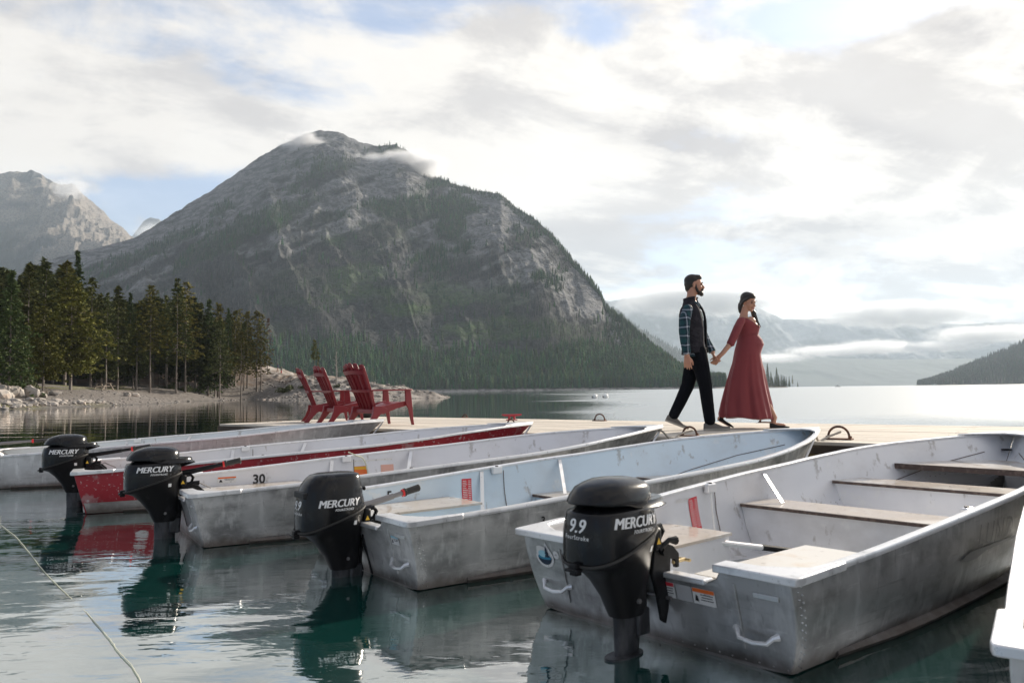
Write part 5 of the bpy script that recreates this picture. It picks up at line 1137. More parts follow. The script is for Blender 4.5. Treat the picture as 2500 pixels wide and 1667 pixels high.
    for s_ in (-1, 1):
        pl = [(0.115, 0.235), (0.175, 0.262), (0.245, 0.240), (0.285, 0.205), (0.283, 0.150), (0.262, 0.150), (0.252, 0.185), (0.226, 0.190), (0.218, 0.120), (0.205, 0.00), (0.185, -0.055), (0.160, -0.04), (0.135, 0.06), (0.10, 0.15)]
        MB().loft([[(a, s_*0.062 + t, z) for a, z in pl] for t in (-0.010, 0.010)]).build('clamp_bracket', m_low, o, smooth=False, bevel=0.004)
        sc_ = MB(); sc_.cyl((0.25, s_*0.062, 0.172), (0.335, s_*0.062, 0.172), 0.008, n=8); sc_.tube([(0.335, s_*0.062 - 0.03, 0.172), (0.335, s_*0.062 + 0.03, 0.172)], 0.007, 6)
        sc_.build('clamp_screw', m_mgold, o)
    MB().cyl((0.165, -0.09, 0.225), (0.165, 0.09, 0.225), 0.013, n=10).build('tilt_tube', m_low, o)
    MB().cyl((0.19, -0.095, 0.045), (0.19, 0.095, 0.045), 0.008, n=8).build('tilt_pin', m_tube, o)
    MB().tube([(0.14, -0.075, 0.235), (0.20, -0.082, 0.268), (0.245, -0.085, 0.262)], [0.012, 0.010, 0.018], 8).build('tilt_lever', m_low, o)
    # front panel, starter handle, carry bar
    MB().box((0.105, -0.085, 0.235), (0.155, 0.085, 0.325)).build('front_panel', m_low, o, smooth=True, bevel=0.014)
    w_ = MB().add([(0.112, -0.0880, 0.262), (0.140, -0.0880, 0.262), (0.126, -0.0880, 0.288)], [(0, 1, 2)]).build('warning_triangle', m_yel, o, smooth=False)
    MB().cyl((0.10, 0.02, 0.425), (0.135, 0.02, 0.428), 0.014, 0.010, 10).build('starter_boss', m_low, o)
    MB().tube([(0.135, -0.02, 0.430), (0.150, 0.02, 0.432), (0.135, 0.06, 0.430)], 0.011, 8).build('starter_handle', m_low, o)
    MB().tube([(0.13, -0.05, 0.315), (0.185, -0.05, 0.322), (0.205, -0.045, 0.300), (0.195, -0.03, 0.265), (0.15, -0.03, 0.245)], 0.012, 8).build('carry_bar', m_low, o)
    MB().tube([(0.14, 0.04, 0.26), (0.20, 0.05, 0.22), (0.26, 0.09, 0.25), (0.36, 0.12, 0.20)], 0.006, 6).build('cable', m_tube, o)
    # tiller arm
    yaw, pitch, ln = tiller
    T = Matrix.Translation((0.13, -0.015, 0.330)) @ Matrix.Rotation(R(yaw), 4, 'Z') @ Matrix.Rotation(-R(pitch), 4, 'Y')
    arm = MB(); arm.tube([(0, 0, 0), (0.05, 0, 0.0), (0.25*ln, 0, 0)], [0.024, 0.020, 0.017], 10, M=T); arm.tube([(0.25*ln, 0, 0), (0.33*ln, 0, 0)], 0.014, 10, M=T)
    ta = arm.build('tiller_arm', m_tube if yaw == 0 else m_low, o)
    MB().tube([(0.325*ln, 0, 0), (0.34*ln, 0, 0)], 0.022, 12, M=T).build('red_ring', m_mred, ta)
    MB().tube([(0.34*ln, 0, 0), (0.355*ln, 0, 0), (0.36*ln, 0, 0), (0.47*ln, 0, 0), (0.478*ln, 0, 0)], [0.024, 0.024, 0.019, 0.021, 0.014], 14, M=T).build('grip', m_grip, ta)
    o.scale = (0.91, 0.91, 0.98)
    return o
def back(c, h, d_, lat=0.0):
    a = R(h); return (c[0] - d_*math.cos(a) - lat*math.sin(a), c[1] - d_*math.sin(a) + lat*math.cos(a))
pE = back((0.557, 3.283), 41.5, 0.25, -0.065); make_motor(*pE, 0.150, 41.5, 'nearest black outboard motor, on the stern of the boat with tan benches', tiller=(38, -10, 0.8), number=True)
pD = back((-0.845, 4.558), 36, 0.165, -0.06); make_motor(*pD, 0.045, 36, 'black outboard motor sitting low on the boat with the pale blue inside', tiller=(0, 11, 0.84), cap_gap=False)
pC = back((-2.33, 5.776), 31.5, 0.18, -0.06); make_motor(*pC, 0.120, 29, 'black outboard motor on the boat numbered 30', tiller=(-4, 10, 0.92))
pB = back((-3.872, 7.372), 24.8, 0.14, -0.06); make_motor(*pB, 0.135, 20, 'black outboard motor on the red boat', tiller=(-4, 7, 1.2))
pA = back((-5.96, 9.24), 21, 0.235); make_motor(*pA, 0.130, 21, 'black outboard motor past the left edge of the photo, only its tiller grip showing', tiller=(0, 3, 1.6))

# ------------------------------------------------------------------ ropes, oar, cords
m_rope = material('grey_rope', (0.42, 0.38, 0.33), 0.9, bump=(60, 0.8, 0.004)); m_yrope = material('yellow_rope', (0.62, 0.62, 0.48), 0.8)
def rope(pts, r, mat_, label, cat='rope', n=6, wob=0.0, name='rope'):
    P = [Vector(p) for p in pts]; out = []
    for i in range(len(P) - 1):
        p0, p1, p2, p3 = P[max(i-1, 0)], P[i], P[i+1], P[min(i+2, len(P)-1)]
        for t in np.linspace(0, 1, 7)[:-1]:
            out.append(0.5*((2*p1) + (p2 - p0)*t + (2*p0 - 5*p1 + 4*p2 - p3)*t*t + (3*p1 - p0 - 3*p2 + p3)*t**3))
    out.append(P[-1])
    if wob:
        rg = random.Random(4); out = [p + Vector((rg.uniform(-wob, wob), rg.uniform(-wob, wob), 0)) for p in out]
    o = MB().tube(out, r, n).build(name, mat_, None); return tag(o, label, cat)
def on_boat(bt, p): return bt['o'].matrix_basis @ Vector(p)
for bt in (bA, bB, bC, bD, bE, bF): bt['o'].matrix_world
def W(bt, x, y, z):
    o = bt['o']; a = o.rotation_euler.z; return (o.location.x + x*math.cos(a) - y*math.sin(a), o.location.y + x*math.sin(a) + y*math.cos(a), z)
rope([W(bD, 4.28, 0.0, 0.46), W(bD, 4.40, -0.02, 0.60), (2.82, 7.40, 0.50), (2.95, 7.50, 0.53), (3.08, 7.53, 0.57)], 0.011, m_rope, 'grey mooring rope from the blue-inside boat up to the large dock ring')
rope([W(bC, 4.28, 0.0, 0.46), W(bC, 4.45, -0.02, 0.58), (1.60, 8.12, 0.48), (1.72, 8.24, 0.53), (1.86, 8.31, 0.56)], 0.010, m_rope, 'grey mooring rope from the boat numbered 30 to the dock ring below the man')
rope([W(bE, 1.40, 0.705, 0.445), W(bE, 1.41, 0.69, 0.40), W(bE, 1.40, 0.67, 0.25), W(bE, 1.36, 0.62, 0.10)], 0.005, m_white, 'thin white cord hanging from the oarlock inside the nearest boat', 'cord', name='cord')
rope([W(bC, 1.44, 0.70, 0.47), W(bC, 1.50, 0.67, 0.44), W(bC, 1.58, 0.69, 0.40), W(bC, 1.62, 0.69, 0.25), W(bC, 1.55, 0.66, 0.12)], 0.006, m_yrope, 'yellow-green cord hanging inside the boat numbered 30', 'cord', name='cord')
rope([W(bE, 2.75, -0.66, 0.40), W(bE, 2.80, -0.60, 0.36), W(bE, 2.86, -0.62, 0.40), W(bE, 2.80, -0.64, 0.34), W(bE, 2.72, -0.58, 0.33)], 0.009, m_rope, 'knotted rope end lying on the third bench at the near side of the nearest boat')
rope([(-4.30, 6.75, 0.004), (-4.03, 6.32, 0.005), (-3.54, 5.73, 0.005), (-3.14, 5.21, 0.005), (-2.66, 4.58, 0.005), (-2.28, 4.11, 0.002), (-2.1, 3.90, -0.006), (-1.956, 3.713, 0.002), (-1.695, 3.373, 0.005), (-1.547, 3.17, 0.005), (-1.40, 2.98, 0.005), (-1.27, 2.78, 0.005)], 0.0021, m_yrope, 'pale yellow line floating on the water at the lower left', n=6, wob=0.0015)
# oar lying on the boat floor
o = empty('oar', W(bE, 0, 0, 0), R(41.5)); tag(o, 'black and silver oar lying between the aft seats of the nearest boat', 'oar')
MB().tube([(0.80, 0.36, 0.235), (1.15, 0.20, 0.17)], 0.014, 10).build('handle', m_rail, o)
MB().tube([(1.15, 0.20, 0.17), (1.74, -0.12, 0.06)], 0.016, 10).build('shaft', m_low, o)
# ------------------------------------------------------------------ plastic adirondack chairs
m_chair = material('dark_red_plastic', (0.200, 0.013, 0.021), 0.36, 0.0, layers=((5, 4, 0.5, 0.7, (0.20, 0.022, 0.03), (1, 1, 1), 0.5),), rough_var=(9, 0.2), spec=0.5)
def make_chair(x, y, heading, label):
    o = empty('adirondack_chair', (x, y, DZ + 0.003), R(heading)); tag(o, label, 'chair', 'red plastic chairs on the dock')
    # back: five fanned slats with rounded tops
    b0 = Vector((-0.13, 0, 0.24)); b1 = Vector((-0.45, 0, 0.93)); dv = (b1 - b0).normalized(); nv_ = Vector((dv.z, 0, -dv.x))   # nv_ points to the front
    for k in range(-2, 3):
        top = 0.755 - 0.011*k*k - 0.004*abs(k); w0, w1 = 0.072, 0.098; y0, y1 = 0.083*k, 0.128*k
        out = []
        def P(t, side): return y0 + (y1 - y0)*t/0.78 + side*(w0 + (w1 - w0)*t/0.78)/2
        L_ = [(P(t, -1), t) for t in np.linspace(0, top - 0.035, 6)] + [(P(top, -0.72), top - 0.012), (P(top, -0.3), top), (P(top, 0.3), top - 0.004*k), (P(top, 0.72), top - 0.012 - 0.006*k)] + [(P(t, 1), t) for t in np.linspace(top - 0.035, 0, 6)]
        def pt(yy, t, off): v = b0 + dv*t + nv_*(off + 0.55*yy*yy*0.9 + 0.012*math.sin(t*4)); return (v.x, yy, v.z)
        mb = MB(); mb.loft([[pt(yy, t, -0.010) for yy, t in L_], [pt(yy, t, 0.010) for yy, t in L_]], True, True); mb.build('slat', m_chair, o, angle=40, bevel=0.004)
        for sd in (-1, 1):        # stiffening lips on the back of each slat
            mb = MB(); ts = np.linspace(0.02, top - 0.06, 6)
            mb.loft([[pt(P(t, sd*0.98), t, -0.010), pt(P(t, sd*0.80), t, -0.010), pt(P(t, sd*0.80), t, -0.030), pt(P(t, sd*0.98), t, -0.030)] for t in ts]); mb.build('rib', m_chair, o, smooth=False)
    for t, w_, h_ in ((0.30, 0.245, 0.020), (0.585, 0.275, 0.030)):
        rings = []
        for yy in np.linspace(-w_, w_, 13):
            tt = t + (0.030 if t > 0.5 else 0.012)*(1 - (yy/w_)**2)
            rings.append([pt(yy, tt - h_, -0.013), pt(yy, tt + h_, -0.013), pt(yy, tt + h_, -0.040), pt(yy, tt - h_, -0.040)])
        MB().loft(rings).build('back_band', m_chair, o, angle=40)
    # seat slats, dished
    prof = [(-0.16, 0.235), (-0.06, 0.245), (0.05, 0.27), (0.16, 0.305), (0.27, 0.335), (0.36, 0.345)]
    for (xa, za), (xb, zb) in zip(prof[:-1], prof[1:]):
        mb = MB(); ya = 0.255; mb.hexa([(xa + .008, -ya, za - .016), (xb - .008, -ya, zb - .016), (xb - .008, ya, zb - .016), (xa + .008, ya, za - .016), (xa + .008, -ya, za), (xb - .008, -ya, zb), (xb - .008, ya, zb), (xa + .008, ya, za)])
        mb.build('seat_slat', m_chair, o, smooth=False, bevel=0.004)
    MB().box((0.345, -0.27, 0.285), (0.372, 0.27, 0.347)).build('seat_front', m_chair, o, smooth=True, bevel=0.01)
    MB().box((-0.185, -0.23, 0.185), (-0.150, 0.23, 0.245)).build('seat_back_rail', m_chair, o, smooth=True, bevel=0.01)
    for s_ in (-1, 1):
        def panel(poly, ya, yb, name, flare=0.0):
            MB().loft([[(a, s_*(ya + flare*(0.5 - z)), z) for a, z in poly], [(a, s_*(yb + flare*(0.5 - z)), z) for a, z in poly]]).build(name, m_chair, o, angle=30, bevel=0.005)
        panel([(-0.20, 0.20), (-0.215, 0.28), (-0.14, 0.285), (0.0, 0.295), (0.20, 0.335), (0.36, 0.36), (0.36, 0.285), (0.18, 0.245), (0.06, 0.205), (-0.04, 0.17)], 0.262, 0.290, 'side_rail')
        # rear leg: broad at the seat, narrowing to the foot
        panel([(-0.215, 0.285), (-0.225, 0.20), (-0.265, 0.10), (-0.335, 0.0), (-0.255, 0.0), (-0.185, 0.085), (-0.115, 0.165), (-0.03, 0.20), (0.02, 0.25), (-0.08, 0.29)], 0.258, 0.305, 'leg', 0.05)
        # front leg from the arm down
        panel([(0.335, 0.515), (0.425, 0.515), (0.438, 0.40), (0.450, 0.25), (0.462, 0.10), (0.475, 0.0), (0.440, 0.0), (0.415, 0.10), (0.385, 0.24), (0.335, 0.31)], 0.286, 0.322, 'leg', 0.03)
        # arm: flat board, flared to the front
        pl = [(-0.275, 0.225), (-0.26, 0.31), (0.10, 0.335), (0.36, 0.362), (0.435, 0.352), (0.448, 0.30), (0.435, 0.262), (0.36, 0.252), (0.0, 0.262), (-0.15, 0.215)]
        MB().loft([[(a, s_*b_, 0.512 + 0.010*a) for a, b_ in pl], [(a, s_*b_, 0.532 + 0.010*a) for a, b_ in pl]]).build('arm', m_chair, o, angle=40, bevel=0.007)
    return o
make_chair(-2.06, 11.95, 42, 'red plastic adirondack chair on the dock, rightmost and nearest of the three')
make_chair(-2.775, 12.95, 29, 'red plastic adirondack chair in the middle of the three on the dock')
make_chair(-3.29, 13.8, 19, 'red plastic adirondack chair on the dock, leftmost of the three, seen edge-on')
# ------------------------------------------------------------------ people
def fuse(mb, voxel, mat, name, parent, smooth=2, factor=0.5):
    o = link_mesh('tmp', mb.v, mb.f, None, None)
    md = o.modifiers.new('r', 'REMESH'); md.mode = 'VOXEL'; md.voxel_size = voxel; md.adaptivity = 0
    if smooth:
        ms = o.modifiers.new('s', 'SMOOTH'); ms.iterations = smooth; ms.factor = factor
    dg = bpy.context.evaluated_depsgraph_get(); dg.update(); me = bpy.data.meshes.new_from_object(o.evaluated_get(dg))
    bpy.data.objects.remove(o); me.name = name; me.materials.clear(); me.materials.append(mat); me.shade_smooth()
    r = bpy.data.objects.new(name, me); COL.objects.link(r)
    if parent: r.parent = parent
    return r
def limb(mb, pts, rs, n=14, flat=None, M=None):
    mb.tube(pts, rs, n, True, flat=flat, M=M)
    for p, r in zip(pts, rs): mb.ell(p, (r*0.995,)*3, n, 8, M)
def hand(mb, wrist, d, nrm, side, curl=0.5, sc=1.0, spread=0.06):
    """palm, four unequal fingers bent at two knuckles, and a thumb leaving the side of the palm"""
    d = Vector(d).normalized(); nrm = Vector(nrm); nrm = (nrm - d*nrm.dot(d)).normalized(); sd = d.cross(nrm).normalized()*side; w_ = Vector(wrist)
    for k in (-1.5, -0.5, 0.5, 1.5):
        limb(mb, [w_ + sd*k*0.010*sc, w_ + d*0.085*sc + sd*k*0.0205*sc], [0.015*sc, 0.0125*sc], 8)
    for i, (k, L) in enumerate(((1.5, 0.072), (0.5, 0.082), (-0.5, 0.076), (-1.5, 0.058))):
        b_ = w_ + d*0.088*sc + sd*k*0.0215*sc; a = curl*(0.55 + 0.1*i); dd = (d*math.cos(a) + nrm*math.sin(a) + sd*k*spread).normalized()
        p1 = b_ + dd*L*0.5*sc; a2 = a + curl*1.1; d2 = (d*math.cos(a2) + nrm*math.sin(a2) + sd*k*spread).normalized(); p2 = p1 + d2*L*0.32*sc
        a3 = a2 + curl*0.7; d3 = (d*math.cos(a3) + nrm*math.sin(a3)).normalized(); p3 = p2 + d3*L*0.24*sc
        limb(mb, [b_, p1, p2, p3], [0.0095*sc, 0.009*sc, 0.0082*sc, 0.0068*sc], 8)
    t0 = w_ + d*0.025*sc + sd*0.022*sc; t1 = w_ + d*0.055*sc + sd*0.046*sc + nrm*0.012*sc; t2 = t1 + (d*0.8 + sd*0.25 + nrm*0.3*curl).normalized()*0.032*sc; t3 = t2 + (d + nrm*0.5*curl).normalized()*0.024*sc
    limb(mb, [t0, t1, t2, t3], [0.014*sc, 0.0115*sc, 0.0098*sc, 0.008*sc], 8)
def face_prims(mb, M, fem=False):
    e = lambda c, r: mb.ell(c, r, 18, 12, M)
    e((-0.018, 0, 0.030), (0.096, 0.075, 0.092)); e((0.020, 0, -0.025), (0.070, 0.061, 0.082)); e((0.028, 0, -0.075), (0.056, 0.046 if fem else 0.052, 0.040))
    e((0.066, 0, -0.100), (0.022, 0.022, 0.018)); e((0.050, 0.034, -0.030), (0.032, 0.028, 0.032)); e((0.050, -0.034, -0.030), (0.032, 0.028, 0.032))
    mb.tube([(0.084, 0, 0.012), (0.098, 0, -0.012), (0.110, 0, -0.032)], [0.008, 0.010, 0.0135], 10, M=M); e((0.100, 0, -0.036), (0.015, 0.017, 0.009))
    for s_ in (-1, 1):
        mb.tube([(0.080, s_*0.012, 0.022), (0.074, s_*0.040, 0.022)], [0.011, 0.010], 8, M=M)
        e((-0.010, s_*0.077, -0.010), (0.018, 0.009, 0.031)); e((-0.014, s_*0.082, -0.002), (0.012, 0.008, 0.018))
    e((0.084, 0, -0.060), (0.014, 0.024, 0.007)); e((0.082, 0, -0.072), (0.013, 0.020, 0.007))
def head_matrix(c, yaw, pitch, roll=0): return Matrix.Translation(c) @ Matrix.Rotation(R(yaw), 4, 'Z') @ Matrix.Rotation(R(pitch), 4, 'Y') @ Matrix.Rotation(R(roll), 4, 'X')
m_eye = material('eye_dark', (0.02, 0.015, 0.012), 0.2); m_lip = material('lip', (0.36, 0.10, 0.09), 0.5); m_teeth = material('teeth', (0.75, 0.72, 0.68), 0.3); m_scl = material('eye_white', (0.6, 0.58, 0.55), 0.3)
def facial(o, M, fem):
    for s_ in (-1, 1):
        MB().ell((0.078, s_*0.031, 0.004), (0.010, 0.0145, 0.0065), 12, 8, M).build('eye', m_eye if fem else m_eye, o)
        MB().tube([(0.090, s_*0.013, 0.024), (0.090, s_*0.030, 0.031), (0.076, s_*0.050, 0.024)], [0.0045, 0.005, 0.003], 6, M=M).build('eyebrow', m_hair, o)
    if fem:
        MB().ell((0.093, 0, -0.064), (0.008, 0.021, 0.0055), 12, 8, M).build('teeth', m_teeth, o)
        MB().tube([(0.082, -0.030, -0.055), (0.096, -0.015, -0.059), (0.101, 0, -0.0595), (0.096, 0.015, -0.059), (0.082, 0.030, -0.055)], [0.002, 0.0045, 0.005, 0.0045, 0.002], 6, M=M).build('upper_lip', m_lip, o)
        MB().tube([(0.082, -0.028, -0.058), (0.094, -0.015, -0.071), (0.098, 0, -0.074), (0.094, 0.015, -0.071), (0.082, 0.028, -0.058)], [0.002, 0.0045, 0.0055, 0.0045, 0.002], 6, M=M).build('lower_lip', m_lip, o)
    else:
        MB().ell((0.094, 0, -0.064), (0.008, 0.019, 0.006), 12, 8, M).build('lip', m_lip, o)
m_skin = material('skin', (0.47, 0.25, 0.17), 0.48, layers=((9, 4, 0.4, 0.65, (0.42, 0.19, 0.13), (1, 1, 1), 0.4),), sss=0.08)
m_hair = material('dark_brown_hair', (0.014, 0.009, 0.007), 0.42, bump=(80, 0.6, 0.004, (1, 1, 0.25)), spec=0.5)
m_denim = material('black_trousers', (0.006, 0.007, 0.010), 0.95, spec=0.1, layers=((10, 4, 0.5, 0.65, (0.010, 0.011, 0.016), (1, 1, 0.5), 0.6),), bump=(14, 0.7, 0.02, (1, 1, 0.5)))
m_shoe = material('grey_shoe_fabric', (0.13, 0.12, 0.11), 0.8, bump=(90, 0.4, 0.003)); m_sole = material('pale_sole', (0.33, 0.31, 0.28), 0.7)
m_vest = material('grey_vest', (0.024, 0.023, 0.029), 0.9, spec=0.12, layers=((20, 3, 0.45, 0.6, (0.05, 0.048, 0.058), (1, 1, 1), 0.5),), bump=(24, 0.5, 0.008)); m_vestin = material('vest_lining', (0.020, 0.020, 0.022), 0.7)
# plaid flannel: white line grid over teal and navy checks
m_plaid = bpy.data.materials.new('plaid_flannel'); m_plaid.use_nodes = True
g = NT(m_plaid.node_tree); b = g.n['Principled BSDF']; b.inputs['Roughness'].default_value = 0.9
co = g.new('ShaderNodeTexCoord').outputs['Object']; X_, Y_, Z_ = g.sep(g.v('ADD', co, g.v('SCALE', g.v('SUBTRACT', g.comb(g.noise(co, 6, 2), g.noise(co, 5, 2), g.noise(co, 7, 2)), (0.5, 0.5, 0.5)), scale=0.05)))
hcoord = g.m('ADD', X_, g.m('MULTIPLY', Y_, 0.7))
def lines(c, per, wd, off=0.0): f = g.m('FRACT', g.m('ADD', g.m('DIVIDE', c, per), 10 + off)); return g.m('SUBTRACT', 1.0, g.step(g.m('ABSOLUTE', g.m('SUBTRACT', f, 0.5)), wd*0.6, wd))
ck = g.m('MULTIPLY', g.m('ADD', lines(hcoord, 0.105, 0.25, 0.5), lines(Z_, 0.105, 0.25, 0.5)), 0.5)
c0 = g.mix(ck, (0.009, 0.022, 0.038), (0.010, 0.055, 0.065))
wl = g.m('MAXIMUM', lines(hcoord, 0.105, 0.085), lines(Z_, 0.105, 0.085)); xx = g.m('MULTIPLY', lines(hcoord, 0.105, 0.085), lines(Z_, 0.105, 0.085))
c1 = g.mix(g.m('MULTIPLY', wl, 0.62), c0, (0.28, 0.33, 0.40)); c1 = g.mix(xx, c1, (0.55, 0.56, 0.62)); g.put(b.inputs['Base Color'], c1)

# ---- the man
man = empty('person', (2.215, 9.50, DZ + 0.003)); tag(man, 'bearded man in a grey vest over a plaid shirt and black trousers, walking', 'person', 'couple walking on the dock')
HM = head_matrix((-0.012, 0.0, 1.725), -12, 2)
mb = MB(); face_prims(mb, HM)
limb(mb, [(-0.045, 0, 1.70), (-0.055, 0, 1.60), (-0.075, 0, 1.50)], [0.058, 0.056, 0.068])
limb(mb, [(-0.07, 0, 1.46), (-0.055, 0, 1.2), (-0.03, 0, 1.0)], [0.10, 0.115, 0.10])
limb(mb, [(-0.02, -0.08, 0.95), (0.055, -0.09, 0.53), (0.095, -0.09, 0.10)], [0.085, 0.052, 0.038]); limb(mb, [(-0.02, 0.08, 0.95), (-0.11, 0.09, 0.53), (-0.29, 0.09, 0.15)], [0.085, 0.052, 0.038])
limb(mb, [(-0.13, -0.15, 1.43), (-0.195, -0.215, 1.16), (-0.180, -0.225, 0.905), (-0.178, -0.222, 0.875)], [0.05, 0.042, 0.030, 0.028])
hand(mb, (-0.178, -0.222, 0.875), (0.06, 0.05, -1), (0.35, 0.95, 0), 1, 0.42, 1.05)
limb(mb, [(0.03, 0.15, 1.43), (0.10, 0.215, 1.18), (0.205, 0.135, 0.945), (0.212, 0.125, 0.92)], [0.05, 0.042, 0.030, 0.027])
hand(mb, (0.212, 0.125, 0.92), (0.20, -0.12, -1), (0.75, -0.15, 0.1), 1, 0.85, 1.0)
body = fuse(mb, 0.0055, m_skin, 'body', man)
facial(man, HM, False)
mb = MB()      # hair and beard
for c, r in (((-0.032, 0, 0.055), (0.098, 0.080, 0.080)), ((-0.050, 0, 0.015), (0.078, 0.081, 0.080)), ((0.012, 0, 0.088), (0.070, 0.062, 0.042)), ((0.030, 0, 0.102), (0.050, 0.050, 0.026)), ((-0.066, 0, -0.030), (0.052, 0.062, 0.060))): mb.ell(c, r, 18, 12, HM)
fuse(mb, 0.006, m_hair, 'hair', man, 1)
mb = MB(); mb.ell((0.054, 0, -0.092), (0.048, 0.047, 0.028), 16, 10, HM); mb.ell((0.078, 0, -0.112), (0.026, 0.028, 0.022), 16, 10, HM)
for s_ in (-1, 1): mb.tube([(0.008, s_*0.066, 0.010), (0.012, s_*0.064, -0.035), (0.034, s_*0.052, -0.078), (0.060, s_*0.034, -0.098)], [0.010, 0.014, 0.019, 0.020], 8, M=HM)
for s_ in (-1, 1): mb.tube([(0.102, 0, -0.048), (0.094, s_*0.018, -0.050), (0.080, s_*0.034, -0.068), (0.074, s_*0.034, -0.088)], [0.008, 0.009, 0.010, 0.012], 8, M=HM)
fuse(mb, 0.005, m_hair, 'beard', man, 1)
YAW = R(-30)
def trs(p, c=(-0.04, 0.0)): x, y, z = p; return (c[0] + x*math.cos(YAW) - y*math.sin(YAW), c[1] + x*math.sin(YAW) + y*math.cos(YAW), z)
# shirt: torso and both sleeves in one cloth
mb = MB(); tors = [(0.865, 0.125, 0.165, .02), (0.95, 0.125, 0.160, .01), (1.05, 0.118, 0.158, 0), (1.2, 0.122, 0.170, -.005), (1.34, 0.128, 0.182, -.012), (1.42, 0.115, 0.175, -.02), (1.47, 0.088, 0.125, -.028), (1.51, 0.070, 0.078, -.03), (1.545, 0.062, 0.064, -.03)]
mb.loft([[trs((cx + rx*math.cos(t), ry*math.sin(t), z)) for t in np.linspace(0, 2*math.pi, 33)[:-1]] for z, rx, ry, cx in tors])
limb(mb, [(-0.140, -0.158, 1.418), (-0.190, -0.205, 1.30), (-0.203, -0.222, 1.16), (-0.197, -0.226, 1.03), (-0.184, -0.226, 0.925)], [0.062, 0.069, 0.064, 0.056, 0.048])
limb(mb, [(0.035, 0.155, 1.42), (0.075, 0.195, 1.30), (0.108, 0.215, 1.17), (0.155, 0.18, 1.05), (0.200, 0.142, 0.955)], [0.062, 0.067, 0.060, 0.052, 0.046])
sh = fuse(mb, 0.007, m_plaid, 'shirt', man, 1)
for nm, p0, p1, r in (('cuff', (-0.1845, -0.226, 0.945), (-0.181, -0.226, 0.895), 0.050), ('cuff', (0.192, 0.150, 0.975), (0.208, 0.132, 0.930), 0.047)):
    MB().tube([p0, p1], [r, r*0.94], 16).build(nm, m_plaid, sh, bevel=0.005)
for s_ in (-1, 1):   # collar wings
    mb = MB(); mb.add([trs((0.030, s_*0.062, 1.548)), trs((0.078, s_*0.022, 1.500)), trs((0.100, s_*0.050, 1.455)), trs((0.045, s_*0.085, 1.495)), trs((0.022, s_*0.070, 1.540)), trs((0.070, s_*0.024, 1.493)), trs((0.092, s_*0.052, 1.448)), trs((0.038, s_*0.090, 1.488))],
                      [(0, 1, 2, 3), (7, 6, 5, 4), (0, 4, 5, 1), (1, 5, 6, 2), (2, 6, 7, 3), (3, 7, 4, 0)]); mb.build('collar', m_plaid, sh, bevel=0.003)
# trousers
mb = MB()
limb(mb, [(-0.02, -0.075, 0.93), (0.02, -0.085, 0.72), (0.058, -0.09, 0.52), (0.080, -0.09, 0.30), (0.100, -0.09, 0.115)], [0.108, 0.096, 0.078, 0.072, 0.066])
limb(mb, [(-0.02, 0.075, 0.93), (-0.06, 0.085, 0.72), (-0.112, 0.09, 0.52), (-0.205, 0.09, 0.33), (-0.288, 0.09, 0.175)], [0.108, 0.096, 0.078, 0.070, 0.062])
mb.ell((-0.025, 0, 0.93), (0.125, 0.165, 0.10)); mb.ell((-0.03, 0, 0.84), (0.105, 0.12, 0.10))
tro = fuse(mb, 0.0075, m_denim, 'trousers', man, 2)
MB().tube([trs((0.118*math.cos(t), 0.150*math.sin(t), 0.965), (-0.03, 0)) for t in np.linspace(0, 2*math.pi, 25)[:-1]], 0.014, 6, closed=True).build('belt', m_blk, tro)
def shoe(o, heel, toe, yc, pitch_up, mat_u, mat_s, name='shoe', L=0.30, h=0.085, flat=False):
    """upper and sole along heel->toe, rolled up onto the toe when the heel is lifted"""
    hx, hz_ = heel; tx, tz = toe; d = Vector((tx - hx, 0, tz - hz_)); Ln = d.length; d.normalize(); u_ = Vector((-d.z, 0, d.x))
    def at(s_, y, up): p = Vector((hx, yc, hz_)) + d*s_*Ln + u_*up; return (p.x, yc + y, p.z)
    wd = lambda s_: (0.032 + 0.016*math.sin(min(1, s_*1.3)*math.pi*0.75) + 0.004)*(1 if s_ < 0.8 else (1 - ((s_ - 0.8)/0.2)**2*0.65))
    ss = np.linspace(0, 1, 12)
    def top(s_): return h*(1.0 if s_ < 0.32 else max(0.30, 1 - (s_ - 0.32)/0.42*0.68))*(0.75 if s_ < 0.02 else 1)
    mb = MB(); mb.loft([[at(s_, wd(s_)*math.cos(t)*(1.0 if math.sin(t) < 0.3 else 0.9), 0.016 + max(0.0, math.sin(t))*top(s_)*0.9) for t in np.linspace(0, 2*math.pi, 17)[:-1]] for s_ in ss])
    up_ = mb.build(name, mat_u, o, angle=60)
    mb = MB(); mb.loft([[at(s_, wd(s_)*1.08*c, zz) for c, zz in ((-1, 0.0), (1, 0.0), (1, 0.020), (-1, 0.020))] for s_ in ss]); mb.build('sole', mat_s, up_, angle=40)
    return up_
s1 = shoe(man, (0.030, 0.0), (0.335, 0.0), -0.09, 0, m_shoe, m_sole, h=0.092); s2 = shoe(man, (-0.388, 0.105), (-0.120, 0.0), 0.09, 0, m_shoe, m_sole, h=0.092)
for yy, a, zz in ((-0.09, 0.15, 0.085), (-0.09, 0.175, 0.075), (-0.09, 0.20, 0.062)): MB().tube([(a, yy - 0.028, zz - 0.012), (a + 0.004, yy, zz), (a, yy + 0.028, zz - 0.012)], 0.003, 5).build('lace', m_sole, s1)
